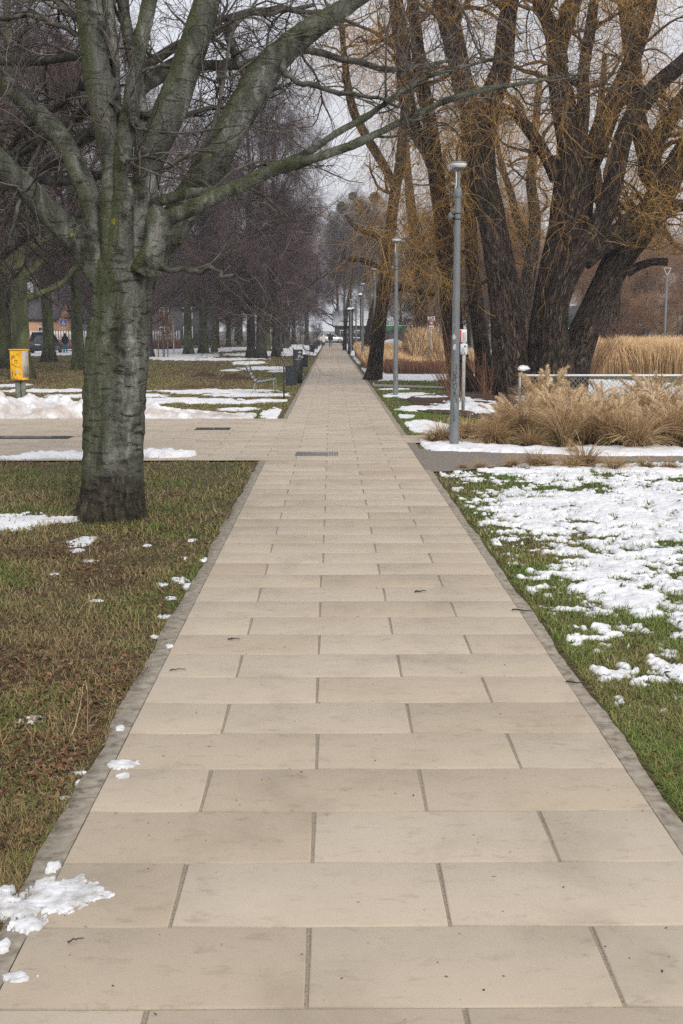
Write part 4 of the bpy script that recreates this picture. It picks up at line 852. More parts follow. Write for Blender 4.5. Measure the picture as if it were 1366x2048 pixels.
willow('huge willow with four furrowed stems spreading from one foot, behind the goal frame', [
  [(1032, 800, 48), (1022, 740, 38), (1018, 690, 34), (1012, 620, 31), (1004, 560, 30), (985, 450, 28), (971, 390, 29), (964, 340, 29), (966, 250, 27), (985, 190, 24), (1006, 130, 21), (1012, 60, 19), (1022, -5, 17), (1040, -120, 16), (1060, -260, 9)],
  [(966, 320, 24, .3), (948, 250, 22, .4), (926, 170, 21, .5), (910, 95, 21, .7), (895, 35, 22, .9), (880, -20, 20, 1.1), (850, -120, 18, 1.5), (820, -250, 9, 2)],
  [(1098, 800, 56), (1094, 740, 42), (1094, 660, 35), (1108, 570, 36), (1130, 490, 41), (1142, 420, 42), (1150, 350, 42), (1150, 310, 36), (1135, 255, 26), (1124, 190, 24), (1113, 125, 19), (1128, 60, 17), (1148, 0, 16), (1175, -100, 14), (1190, -220, 8)],
  [(1118, 130, 20), (1103, 60, 16), (1085, 20, 14), (1070, -20, 12), (1040, -120, 7)],
  [(1160, 340, 30, .2), (1188, 300, 24, .3), (1212, 240, 21, .4), (1236, 188, 19, .5), (1262, 125, 17, .6), (1285, 55, 16, .7), (1302, -5, 14, .8), (1320, -100, 9, 1)],
  [(1158, 300, 15, -.2), (1166, 220, 14, -.3), (1168, 140, 12, -.4), (1182, 50, 11, -.5), (1195, -40, 8, -.6)],
  [(1112, 360, 13, -.1), (1100, 330, 13, -.2), (1072, 280, 12, -.4), (1040, 238, 11, -.6), (1015, 218, 7, -.8), (980, 200, 4, -1)],
  [(1112, 790, 50, -.5), (1110, 700, 30, -.6), (1112, 620, 24, -.7), (1134, 550, 24, -.8), (1165, 500, 23, -.85), (1196, 455, 22, -.9), (1218, 400, 20, -1), (1234, 330, 20, -1.1), (1250, 265, 19, -1.2), (1280, 215, 18, -1.3), (1320, 165, 17, -1.4), (1372, 120, 16, -1.5), (1440, 40, 15, -1.7), (1500, -80, 8, -2)],
  [(1300, 340, 19, .6), (1285, 280, 18, .6), (1272, 220, 17, .6), (1266, 130, 16, .6), (1255, 50, 15, .6), (1246, -20, 14, .6), (1235, -120, 12, .6)],
  [(1122, 800, 50, .6), (1148, 720, 34, .6), (1174, 650, 29, .6), (1206, 580, 28, .6), (1238, 515, 30, .6), (1284, 450, 32, .6), (1318, 400, 30, .6), (1345, 345, 26, .6), (1385, 280, 22, .6), (1440, 200, 18, .5), (1480, 100, 9, .4)],
  [(1165, 520, 22, -.7), (1200, 490, 22, -.6), (1235, 470, 21, -.3), (1268, 440, 21, 0), (1310, 420, 20, .3)],
  [(1255, 545, 10, .4), (1280, 532, 9, .2), (1305, 524, 8, 0), (1335, 524, 8, -.2)],
  [(1320, 420, 16, .4), (1345, 412, 13, .2), (1372, 410, 12, 0), (1430, 400, 8, -.3)],
  [(1330, 380, 26, .8), (1300, 340, 24, .7), (1310, 290, 18, .6), (1350, 220, 16, .5), (1400, 150, 12, .5)],
], YW, (wb[0], YW), 21, 10, 4, gold=.55, nd_=3, hang=(.5, 1.9))
wb = G(918, 795); YW2 = 41.0
willow('dark furrowed willow trunk directly behind the nearest lamp post', [
  [(932, 800, 33), (918, 740, 24), (908, 680, 21), (900, 600, 20), (893, 520, 19), (885, 440, 18), (875, 370, 17), (867, 300, 16), (858, 235, 14), (842, 160, 15), (835, 90, 13), (825, 0, 11), (815, -120, 9)],
  [(872, 340, 16, .2), (850, 290, 15, .3), (827, 255, 15, .3), (814, 200, 16, .3), (807, 130, 16, .4), (799, 60, 16, .5), (790, -10, 14, .6), (780, -120, 9, .8)],
  [(962, 802, 24, .4), (968, 740, 18, .5), (958, 650, 15, .6), (945, 540, 14, .8), (940, 430, 12, 1), (932, 320, 10, 1.2), (930, 200, 8, 1.4)],
  [(940, 505, 7, .2), (900, 508, 6, 0), (860, 511, 5, -.2), (838, 514, 3, -.3)],
], YW2, (wb[0], YW2), 22, 11, 4, gold=1.5, nd_=3)
wb = G(752, 757); YW3 = 50.5
willow('leaning dark trunk with golden hanging twigs, standing at the right edge of the path', [
  [(743, 768, 24), (748, 745, 17), (753, 700, 14), (759, 650, 13), (765, 600, 13), (771, 550, 12.5), (777, 490, 12), (784, 430, 11.5), (791, 380, 11), (800, 330, 10.5), (806, 260, 9), (812, 180, 7), (815, 80, 4)],
  [(792, 385, 9), (775, 345, 9), (752, 305, 9), (728, 265, 9), (708, 225, 9), (697, 180, 8), (690, 130, 7), (684, 60, 5.5), (680, -20, 4)],
  [(780, 500, 7), (760, 478, 6), (735, 466, 5), (712, 455, 4), (690, 430, 3)],
  [(774, 540, 6, .3), (748, 530, 6, .4), (722, 520, 5, .5), (700, 519, 4, .6), (688, 515, 2.5, .7)],
  [(772, 580, 9), (800, 575, 8), (835, 582, 6), (870, 590, 4)],
], YW3, (wb[0], YW3), 23, 9, 4, gold=1.2, brsc=.72, nd_=3, only=2, t0=.5)
wb = G(736, 703); 
willow('small leaning trunk further down the right edge, behind the golden willow', [
  [(728, 704, 10), (733, 685, 8.5), (740, 655, 8), (748, 620, 7.5), (756, 585, 7), (764, 550, 6), (772, 500, 5), (778, 440, 3)]], 88, (wb[0], 88), 24, 7, 2, gold=.4, brsc=.7, nd_=1, tw='tw_grey')
willow('distant willow beside the row of far lamp posts, right of the path', [
  [(689, 700, 4.5), (690, 670, 3.6), (692, 640, 3.4), (696, 600, 3), (703, 560, 2.4), (706, 520, 1.6)]], 125, (gx(689, 125), 125), 25, 6, 2, gold=.3, brsc=.6, nd_=1, tw='tw_grey')
# willows further right and behind, only partly seen
willow('willow behind the huge one, seen between its stems', [
  [(1045, 775, 20), (1042, 700, 18), (1048, 600, 16), (1062, 520, 14), (1070, 440, 12), (1062, 360, 10), (1070, 260, 8), (1080, 150, 6)],
  [(1064, 500, 9), (1035, 440, 8), (1020, 380, 7), (1000, 320, 5), (990, 230, 3)]], 60, (gx(1045, 60), 60), 26, 12, 6, gold=1.2, brsc=1.2)
willow('willow behind the leaning stem at the right border', [
  [(1215, 770, 20), (1218, 690, 18), (1225, 600, 16), (1230, 520, 14), (1205, 420, 12), (1190, 320, 10), (1200, 220, 8), (1210, 110, 5)],
  [(1228, 540, 10), (1270, 470, 9), (1300, 380, 8), (1320, 280, 6), (1330, 160, 4)]], 62, (gx(1215, 62), 62), 27, 12, 6, gold=1.2, brsc=1.2)
willow('golden willow behind the leaning trunk and lamp posts', [
  [(835, 735, 16), (838, 680, 14), (842, 600, 12), (836, 520, 11), (825, 440, 10), (815, 340, 8), (806, 220, 6)],
  [(838, 560, 8), (868, 490, 7), (880, 400, 6), (890, 300, 4)]], 74, (gx(835, 74), 74), 28, 12, 5, gold=1.0, brsc=.9, nd_=3)
sn = Acc(); th = np.linspace(0, PI, 12); ph = np.linspace(0, 2*PI, 22, endpoint=False); T_, F_ = np.meshgrid(th, ph, indexing='ij')
X_, Y_, Z_ = np.sin(T_)*np.cos(F_), np.sin(T_)*np.sin(F_), np.cos(T_); m_ = 1+.55*fbm3(X_*1.7, Y_*1.7, Z_*1.7, 3, 5)
V = np.stack([X_*m_*.19, Y_*m_*.22, Z_*m_*.09], -1).reshape(-1, 3); i = (np.arange(11)[:, None]*22+np.arange(22)[None]); j = (np.arange(11)[:, None]*22+(np.arange(22)[None]+1) % 22)
sn.add(V, np.stack([i, i+22, j+22, j], -1)); o = sn.obj('snow_lump', MAT['snow']); o.location = A(1046, 737, 37.5); tag(o, 'lump of snow caught in the fork of the huge willow', 'snow')
# ------------------------------------------------------------------ ornamental grasses
def arch(r, n, L, spread, rad, npts=7, up=1.0, lean=(0, 0)):
    az = r.uniform(0, 2*PI, n); b = np.stack([np.cos(az), np.sin(az), 0*az], -1)*(rad*np.sqrt(r.uniform(0, 1, n)))[:, None]
    az2 = az+r.normal(size=n)*.5; out = r.uniform(.05, spread, n); ln = L*r.uniform(.55, 1.1, n)
    d = np.stack([np.cos(az2)*out+lean[0], np.sin(az2)*out+lean[1], np.full(n, up)], -1); d = norm(d); p = b; P = [p]; st = (ln/(npts-1))[:, None]
    for j in range(npts-1):
        d = norm(d+np.stack([np.cos(az2)*.08, np.sin(az2)*.08, np.full(n, -.045-.10*j/npts*2)], -1)*(.6+out[:, None])+r.normal(size=(n, 3))*.03); p = p+d*st; P.append(p)
    return np.stack(P, 1)
def clump(seed, H, n, plumes, spread=.7, rad=.22, wid=.0035, lean=(0, 0), ph=1.25):
    r = np.random.default_rng(seed); a = Acc(); P = arch(r, n, H*1.15, spread, rad, 8, lean=lean); w_ = np.linspace(1, .25, 8)[None]*wid*r.uniform(.6, 1.3, n)[:, None]
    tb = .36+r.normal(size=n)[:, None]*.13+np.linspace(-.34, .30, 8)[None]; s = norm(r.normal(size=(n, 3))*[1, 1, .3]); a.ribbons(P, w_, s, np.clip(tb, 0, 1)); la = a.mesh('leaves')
    b = Acc()
    if plumes:
        P = arch(r, plumes, H*ph, spread*.5, rad*.6, 9, 1.6, lean); P[:, :, 2] = np.maximum(P[:, :, 2], .02); b.tubes(P, np.full((plumes, 9), .0022), 3, .55)
        # feathery heads
        m = 260; Q = P[:, 6:9]; t = r.uniform(0, 1, (plumes, m)); i0 = np.minimum((t*2).astype(int), 1); f = t*2-i0
        c = np.take_along_axis(Q, i0[..., None].repeat(3, 2), 1)*(1-f[..., None])+np.take_along_axis(Q, (i0+1)[..., None].repeat(3, 2), 1)*f[..., None]
        d = norm(Q[:, 2]-Q[:, 0])[:, None]*.9+r.normal(size=(plumes, m, 3))*.55; e = c+norm(d)*(.055+.055*np.sin(t*PI))[..., None]*r.uniform(.5, 1.2, (plumes, m, 1))
        e[..., 2] -= .012; PP_ = np.stack([c, (c+e)/2, e], 2).reshape(-1, 3, 3); k = len(PP_)
        b.ribbons(PP_, np.tile([.0022, .0038, .0012], (k, 1)), norm(r.normal(size=(k, 3))), np.repeat(r.uniform(.72, .98, plumes), m)+r.normal(size=k)*.04)
    return la, (b.mesh('plumes') if plumes else None)
def place_clump(v, x, y, label, cat='ornamental grass', group='dry ornamental grasses beside the nearest lamp post', sc=1.0, m1='straw_b', m2='straw', rz=0, zs=1):
    t_ = thing('grass_clump', (x, y, -.02), label, cat, group, rz); t_.scale = (sc, sc, sc*zs)
    for me_, nm, mt in ((v[0], 'leaves', m1), (v[1], 'plumes', m2)):
        if me_ is None: continue
        o = bpy.data.objects.new(nm, me_); COL.objects.link(o); o.parent = t_
        if not me_.materials: me_.materials.append(None)
        o.material_slots[0].link = 'OBJECT'; o.material_slots[0].material = MAT[mt]
    return t_
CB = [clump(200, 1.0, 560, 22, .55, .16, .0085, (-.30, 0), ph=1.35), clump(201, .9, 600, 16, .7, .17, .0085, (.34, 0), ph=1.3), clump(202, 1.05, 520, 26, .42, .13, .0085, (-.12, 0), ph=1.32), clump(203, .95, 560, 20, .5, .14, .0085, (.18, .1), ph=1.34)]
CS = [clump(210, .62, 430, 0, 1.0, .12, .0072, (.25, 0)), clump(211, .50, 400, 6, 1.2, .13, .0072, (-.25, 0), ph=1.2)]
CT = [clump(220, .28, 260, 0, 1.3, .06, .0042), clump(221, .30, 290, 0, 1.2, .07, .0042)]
# px, base row, variant set, scale, tone
spec = [
 (885, 879, 'S', .85, 's', 'low straw tuft left of the nearest lamp post'), (868, 882, 'S', .6, 'b', 'smallest low tuft left of the nearest lamp post'),
 (935, 876, 'S', 1.0, 's', 'pale tuft just right of the nearest lamp post'), (962, 872, 'S', 1.15, 'b', 'fine brown tuft under the goal post, second right of the lamp post'),
 (985, 888, 'S', .95, 'b', 'low drooping tuft in the snow, front row, farthest left'), (1008, 864, 'B', .82, 's', 'tuft with pale nodding plumes in front of the goal post'),
 (1040, 880, 'B', .80, 'b', 'dark brown upright tuft beside the goal post'), (1078, 858, 'B', 1.06, 's', 'tall plumed tuft under the left part of the goal rail'),
 (1060, 893, 'S', .8, 'b', 'low green brown tuft in the snow, front row'), (1120, 872, 'B', 1.0, 's', 'wide straw tuft left of the middle of the bed'),
 (1128, 893, 'B', .84, 's', 'bright straw tuft at the front edge of the bed'), (1155, 850, 'B', 1.12, 'b', 'tall tuft behind the bright front tuft'),
 (1175, 890, 'B', .9, 'b', 'dark hearted tuft at the front edge, centre of the bed'), (1205, 868, 'B', 1.02, 's', 'full plumed tuft in the centre of the bed'),
 (1235, 893, 'B', .8, 'b', 'arching grey brown tuft at the front edge'), (1250, 850, 'B', 1.1, 'b', 'tall brown tuft behind the arching one'),
 (1268, 896, 'S', 1.3, 's', 'low spreading tuft between arching and upright straw'), (1300, 890, 'B', .98, 's', 'upright bright straw tuft near the right border'),
 (1315, 862, 'B', 1.08, 'b', 'tall tuft behind the upright straw'), (1345, 892, 'B', .95, 'b', 'dense brown tuft at the right border'),
 (1375, 880, 'B', 1.05, 's', 'tuft cut by the right border of the photo'), (1400, 895, 'B', .9, 'b', 'tuft just past the right border'),
 (1095, 842, 'B', .98, 'b', 'plumed tuft right behind the goal mesh'), (1200, 838, 'B', 1.02, 's', 'pale tuft in the back row under the rail'),
 (1290, 836, 'B', .95, 's', 'pale tuft in the back row near the right border'), (1350, 840, 'B', .95, 's', 'pale tuft in the back row at the right border'),
 (1145, 905, 'T', .9, 's', 'small tuft at the snow edge below the bright front tuft')]
for i_, (px, py, k, sc, tone, lab) in enumerate(spec):
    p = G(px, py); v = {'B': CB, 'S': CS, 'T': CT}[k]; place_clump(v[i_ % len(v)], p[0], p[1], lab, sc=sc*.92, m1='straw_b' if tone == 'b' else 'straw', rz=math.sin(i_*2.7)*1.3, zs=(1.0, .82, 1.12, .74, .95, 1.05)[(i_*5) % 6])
for i_, (px, py, sc, lab) in enumerate([(925, 935, .55, 'tiny flat tuft at the left end of the asphalt strip'), (962, 934, .7, 'second tiny tuft along the asphalt strip'), (1025, 930, .95, 'short tuft right of the two tiny ones on the asphalt strip'), (1070, 930, 1.25, 'wide low tuft on the asphalt strip'),
   (1095, 931, 1.1, 'low tuft touching the wide one'), (1140, 934, 1.2, 'small brown tuft left of the bushy one on the strip'), (1168, 930, 2.1, 'bushy bristling tuft sticking up highest on the asphalt strip'), (1228, 938, 1.2, 'short tuft right of the bushy one on the strip'), (1290, 933, 1.05, 'short tuft near the right end of the strip'), (1340, 936, .9, 'last short tuft of the strip at the right border')]):
    p = G(px, py); place_clump(CT[i_ % 2], p[0], p[1], lab, group='small grass tufts along the asphalt strip', sc=sc*.85, m1='straw_b' if i_ % 3 == 0 else 'straw', rz=i_*2.2)
# low brown carpet between the clumps
r = np.random.default_rng(44); n = 4500; X = r.uniform(2.7, 8.6, n); Y = 20.9+r.uniform(0, 1, n)**1.3*5.2+.3*np.sin(X*3); k = Y > 20.95+.3*vn2(X*2, X*0, 6); X, Y = X[k], Y[k]; n = len(X)
P = arch(r, n, .26, .9, .02, 5)+np.stack([X, Y, 0*X-.02], -1)[:, None]; a = Acc(); a.ribbons(P, np.linspace(1, .3, 5)[None]*.0045*np.ones((n, 1)), norm(r.normal(size=(n, 3))*[1, 1, .2]), np.clip(.3+r.normal(size=n)[:, None]*.1+np.linspace(-.2, .25, 5)[None], 0, 1))
tag(a.obj('dry_grass_undergrowth', MAT['straw_b'], smooth=False), 'low brown dry grass filling the bed between the tufts', 'dry grass', kind='stuff')
def reeds(name, N, xf, y0, y1, H, wid, mat, seed, label, hf=None, ok=None, heads=0):
    r = np.random.default_rng(seed); Y = r.uniform(y0, y1, N); a_, b_ = xf(Y); X = a_+(b_-a_)*r.uniform(0, 1, N)
    if ok is not None: k = ok(X, Y, r); X, Y = X[k], Y[k]
    n = len(X); h = H*r.uniform(.6, 1.1, n)*(1+.34*fbm2(X*1.1, Y*1.1, 4, seed, .65))
    if hf is not None: h = h*hf(X, Y)
    lean = r.normal(size=(n, 2))*.10+np.stack([fbm2(X*.7, Y*.7, 2, seed+3), fbm2(X*.7, Y*.7, 2, seed+4)], -1)*.35; t = np.linspace(0, 1, 5)
    P = np.stack([X[:, None]+lean[:, :1]*h[:, None]*t**2, Y[:, None]+lean[:, 1:]*h[:, None]*t**2, -.03+h[:, None]*t*(1-.12*t)], -1)
    W = wid*np.array([.7, .6, .8, 1.5, .5])[None]*r.uniform(.6, 1.4, n)[:, None]
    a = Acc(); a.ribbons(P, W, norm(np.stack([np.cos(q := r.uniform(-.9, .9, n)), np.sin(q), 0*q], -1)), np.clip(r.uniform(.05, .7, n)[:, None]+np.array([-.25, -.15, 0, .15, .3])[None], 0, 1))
    return tag(a.obj(name, MAT[mat], smooth=False), label, 'reeds', kind='stuff')
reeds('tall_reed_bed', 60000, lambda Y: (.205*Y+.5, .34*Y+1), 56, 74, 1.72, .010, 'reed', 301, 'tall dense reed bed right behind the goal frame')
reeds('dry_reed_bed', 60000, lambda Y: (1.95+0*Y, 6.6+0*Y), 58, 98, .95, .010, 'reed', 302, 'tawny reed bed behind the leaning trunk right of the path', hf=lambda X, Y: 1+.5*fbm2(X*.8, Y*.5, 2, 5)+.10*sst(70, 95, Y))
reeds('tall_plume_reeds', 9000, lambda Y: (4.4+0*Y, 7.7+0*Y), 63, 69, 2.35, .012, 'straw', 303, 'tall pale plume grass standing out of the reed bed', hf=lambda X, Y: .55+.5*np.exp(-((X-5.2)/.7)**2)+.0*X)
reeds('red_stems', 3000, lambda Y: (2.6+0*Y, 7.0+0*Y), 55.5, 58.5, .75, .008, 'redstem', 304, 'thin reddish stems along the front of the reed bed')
# bare shrubs
def shrub(name_label, c, seed, n, L, lean, spread, mat='redstem', r0=.007):
    r = np.random.default_rng(seed); az = r.uniform(0, 2*PI, n); d = norm(np.stack([np.cos(az)*spread*r.uniform(.2, 1, n)+lean, np.sin(az)*spread, np.ones(n)], -1)); p = np.stack([r.normal(size=n)*.12, r.normal(size=n)*.12, 0*az], -1); P = [p]; ln = L*r.uniform(.5, 1, n)
    for j in range(9): d = norm(d+r.normal(size=(n, 3))*.05+np.array([lean*.03, 0, .02])); p = p+d*(ln/9)[:, None]; P.append(p)
    P = np.stack(P, 1); R = np.linspace(1, .3, 10)[None]*r0*r.uniform(.7, 1.2, n)[:, None]; P2, R2 = grow(r, P, R, 4, .3, .95, (.08*L, .27*L), (15, 40), 6, .5, .08, .05, .4, .3, rmin=.003)
    a = Acc(); a.tubes(P, R, 4, r.uniform(0, 1, n)); a.tubes(P2, R2, 3, r.uniform(0, 1, len(P2))); o = a.obj('bare_shrub', MAT[mat]); o.location = tuple(c); tag(o, name_label, 'shrub', 'bare shrubs under the willows')
p = G(915, 808); shrub('bare shrub of thin rusty stems leaning left behind the nearest lamp post', (p[0], p[1], -.03), 5, 60, 3.0, -.42, .30)
p = G(975, 800); shrub('bare shrub tangled at the left foot of the huge willow', (p[0], p[1], -.03), 6, 34, 1.9, -.15, .5)
p = G(1185, 752); shrub('bare shrub of curved stems right of the huge willow, before the reeds', (p[0], p[1], -.03), 7, 46, 3.6, .50, .30)
p = G(1100, 790); shrub('bare shrub in front of the huge willow behind the goal mesh', (p[0], p[1], -.03), 8, 26, 1.6, .1, .6)
# tiny bare weeds by the left border
p = G(95, 1478); shrub('small dry weed stalks in the left lawn near the path', (p[0], p[1], -.03), 9, 9, .30, .05, .55, 'straw_b', .003)
p = G(215, 1225); shrub('thin dead stalks in the left lawn beyond the snow scraps', (p[0], p[1], -.03), 10, 7, .26, .1, .6, 'straw_b', .003)
# ------------------------------------------------------------------ lamp posts
def cyl_pts(rf, u, z, off=.0015): a = u/rf; return np.array([math.sin(a)*(rf+off), -math.cos(a)*(rf+off), z])
def prad(z): return .087-.036*min(1, z/4.75)
def lamp_parts(t_, detail=True, snow=False):
    a = Acc(); a.lathe([(.0, -.05), (.087, -.05), (.087, 0), (.0865, .15), (.072, 1.9), (.055, 4.2), (.0515, 4.47), (.0515, 4.49)], sides=28); a.obj('pole', MAT['pole'], t_)
    dd = Acc(); dd.box((.0, -.0835, .62), (.055, .008, .34), bev=.003); dd.box((.0, -.088, .52), (.014, .004, .014), bev=.001); dd.obj('access_door', MAT['pole'], t_, False)
    b = Acc(); b.lathe([(.052, 4.63), (.066, 4.64), (.069, 4.68), (.069, 4.74), (.062, 4.80), (.0, 4.80)], sides=24); b.box((-.075, 0, 4.67), (.03, .03, .045), bev=.006); b.obj('collar', MAT['pole'], t_).location.z = -.19
    n = Acc(); z = np.linspace(4.78, 5.14, 12); x0 = -.055+.02*sst(4.78, 4.86, z); P = np.stack([.012+0*z, 0*z, z], -1); n.tubes(P, .036-.012*sst(4.78, 4.84, z)+.012*sst(5.08, 5.14, z), 12, cap=True); nk = n.obj('neck', MAT['pole'], t_); nk.location.z = -.19
    d = Acc(); P = np.stack([-.030-.012*sst(5.02, 5.14, z)-.02*sst(4.86, 4.78, z), 0*z-.004, z], -1); d.tubes(P, .013+.003*0*z, 8, cap=True); d.obj('light_strip', MAT['diff'], nk)
    h = Acc(); h.lathe([(.0, 5.10), (.04, 5.10), (.105, 5.135), (.140, 5.18), (.149, 5.225), (.143, 5.245), (.11, 5.258), (.0, 5.265)], sides=32); h.obj('lamp_head', MAT['pole'], t_).location.z = -.19
    r_ = Acc(); r_.lathe([(.120, 5.152), (.142, 5.18), (.1515, 5.217), (.145, 5.212), (.13, 5.172)], sides=32); r_.obj('lens_ring', MAT['diff'], t_).location.z = -.19
    if detail:
        c = Acc(); c.tubes(np.array([(-.06, 0, 4.12), (-.105, 0, 4.12), (-.108, 0, 4.12), (-.15, 0, 4.12), (-.165, 0, 4.12)]), np.array([.02, .022, .070, .066, .040]), 18, cap=True); s_ = c.obj('sensor', MAT['pole'], t_)
        k = Acc()
        for zz in (4.07, 4.17): k.lathe([(.054, zz-.01), (.061, zz-.01), (.061, zz+.01), (.054, zz+.01)], sides=24)
        k.box((-.065, 0, 4.12), (.02, .03, .12), bev=.003); k.obj('clamp', MAT['black'], t_)
    if snow:
        w_ = Acc(); w_.lathe([(.14, 5.25), (.15, 5.27), (.11, 5.33), (0, 5.35)], sides=16); w_.obj('snow_cap', MAT['snow'], t_)
LG = 'grey lamp posts along the right side of the path'
LPOS = [(G(908, 891)[0], G(908, 891)[1], 'nearest tall grey lamp post with black graffiti and torn stickers'), (2.12, 38.3, 'second lamp post, in front of the dry reed bed'), (2.08, 56.2, 'third lamp post, half hidden behind the leaning trunk'),
        (1.98, 74.0, 'fourth lamp post, left of the small leaning trunk'), (2.05, 97.5, 'fifth lamp post, left of the black post'), (1.85, 112, 'sixth lamp post of the line'), (2.30, 131, 'seventh lamp post of the line'), (1.9, 150, 'eighth lamp post, thin in the distance'), (2.0, 168, 'farthest lamp post of the line')]
root = thing('lamp_post', (LPOS[0][0], LPOS[0][1], 0), LPOS[0][2], 'lamp post', LG); lamp_parts(root)
for x, y, lab in LPOS[1:]: copytree(root, (x, y, 0), .0, lab)
# stickers and graffiti on the nearest post only
def patch(pts, rz0, off, mat, name, nsub=1):
    a = Acc(); n = len(pts); f = np.array([cyl_pts(prad(z), u, z, off) for u, z in pts]); cu = np.mean([p[0] for p in pts]); cz = np.mean([p[1] for p in pts]); c = cyl_pts(prad(cz), cu, cz, off+.0008)
    k = np.arange(n); a.add(np.concatenate([f, [c]]), None, np.stack([k, (k+1) % n, k*0+n], -1)); return a.obj(name, MAT[mat], root)
rs = np.random.default_rng(3)
def blob_(cu, cz, ru, rz_, m=14, j=.25): return [(cu+ru*math.cos(q)*(1+j*rs.normal()*.5), cz+rz_*math.sin(q)*(1+j*rs.normal()*.5)) for q in np.linspace(0, 2*PI, m, endpoint=False)]
patch([(-.072, 2.14), (-.03, 2.13), (-.028, 2.17), (-.036, 2.18), (-.034, 2.23), (-.07, 2.24)], 0, .001, 'pole', 'old_sticker')
patch(blob_(-.04, 1.985, .034, .045), 0, .0012, 'sticker', 'torn_sticker'); patch(blob_(-.03, 1.80, .030, .05, 12, .3), 0, .0012, 'sticker', 'torn_sticker'); patch(blob_(-.018, 1.84, .010, .02), 0, .002, 'white', 'torn_sticker')
patch([(-.066, 2.13), (-.064, 2.24), (-.058, 2.24), (-.060, 2.13)], 0, .0013, 'sticker', 'old_sticker'); patch([(-.038, 2.19), (-.038, 2.225), (-.032, 2.225), (-.032, 2.19)], 0, .0013, 'sticker', 'old_sticker')
gf = Acc()
strokes = [[(-.005, 1.50), (.004, 1.44), (-.002, 1.36), (.006, 1.33), (-.03, 1.30)], [(-.05, 1.37), (-.045, 1.30), (-.01, 1.285), (.005, 1.34)], [(-.05, 1.29), (-.02, 1.28), (-.015, 1.22), (.012, 1.27), (-.04, 1.24), (-.06, 1.18)],
  [(-.06, 1.18), (-.045, 1.12), (-.015, 1.13), (.0, 1.19), (-.03, 1.21), (-.06, 1.18)], [(-.055, 1.08), (-.03, 1.03), (.01, 1.08), (.016, 1.14), (-.01, 1.14), (-.055, 1.08)], [(-.04, .98), (-.02, .94), (-.012, 1.02), (.02, 1.04)], [(-.03, 1.0), (-.035, .90), (-.012, .90)],
  [(.0, .98), (.008, .82)], [(.0, .93), (.035, .925)], [(.008, .82), (.03, .80)], [(.022, .86), (.024, .84)], [(.036, .79), (.05, .77)]]
for s_ in strokes:
    P, R = resample([(u+.01, z-.0, 0) for u, z in s_], [.0055]*len(s_), 14); P = np.array([cyl_pts(prad(q[1]), q[0], q[1], .0006) for q in P]); gf.tubes(P, R*.85, 6, cap=True)
gf.obj('graffiti', MAT['graf'], root)
# black posts
def black_lamp(x, y, H, lab):
    t_ = thing('black_lamp_post', (x, y, 0), lab, 'lamp post', 'black lamp posts at the far end'); a = Acc(); a.lathe([(.0, -.03), (.13, -.03), (.13, .9), (.07, .95), (.055, H-.3), (.05, H)], sides=16); a.obj('pole', MAT['black'], t_)
    b = Acc(); b.lathe([(.05, H), (.20, H+.05), (.24, H+.13), (.16, H+.19), (0, H+.22)], sides=16); b.obj('lamp_head', MAT['black'], t_); c = Acc(); c.lathe([(.235, H+.14), (.20, H+.22), (.10, H+.30), (0, H+.32)], sides=16); c.obj('snow_cap', MAT['snow'], t_)
black_lamp(2.50, 100, 4.95, 'taller black lamp post with a white snow cap beside the grey ones'); black_lamp(1.62, 106, 3.85, 'shorter black lamp post with a white snow cap at the path edge'); black_lamp(2.2, 122, 4.2, 'farthest black lamp post, mostly behind the shorter one')
# triangular lamps far right
def tri_lamp(px, z, H, lab):
    x = gx(px, z); t_ = thing('triangular_lamp_post', (x, z, 0), lab, 'lamp post', 'triangular headed lamp posts'); a = Acc(); a.lathe([(0, -.03), (.11, -.03), (.085, 2), (.06, H-.45), (0, H-.45)], sides=16); a.obj('pole', MAT['pole'], t_)
    h = Acc(); P = np.array([(0, 0, H-.46), (-.03, 0, H-.44), (-.22, 0, H-.04), (-.23, 0, H), (0, 0, H), (.23, 0, H), (.22, 0, H-.04), (.03, 0, H-.44), (0, 0, H-.46)]); h.tubes(P, np.full(9, .022), 8); h.obj('lamp_frame', MAT['diff'], t_)
tri_lamp(1323, 77, 6.15, 'triangular headed lamp post nearest the right border'); tri_lamp(1245, 148, 6.15, 'farther triangular headed lamp post beside the willow')
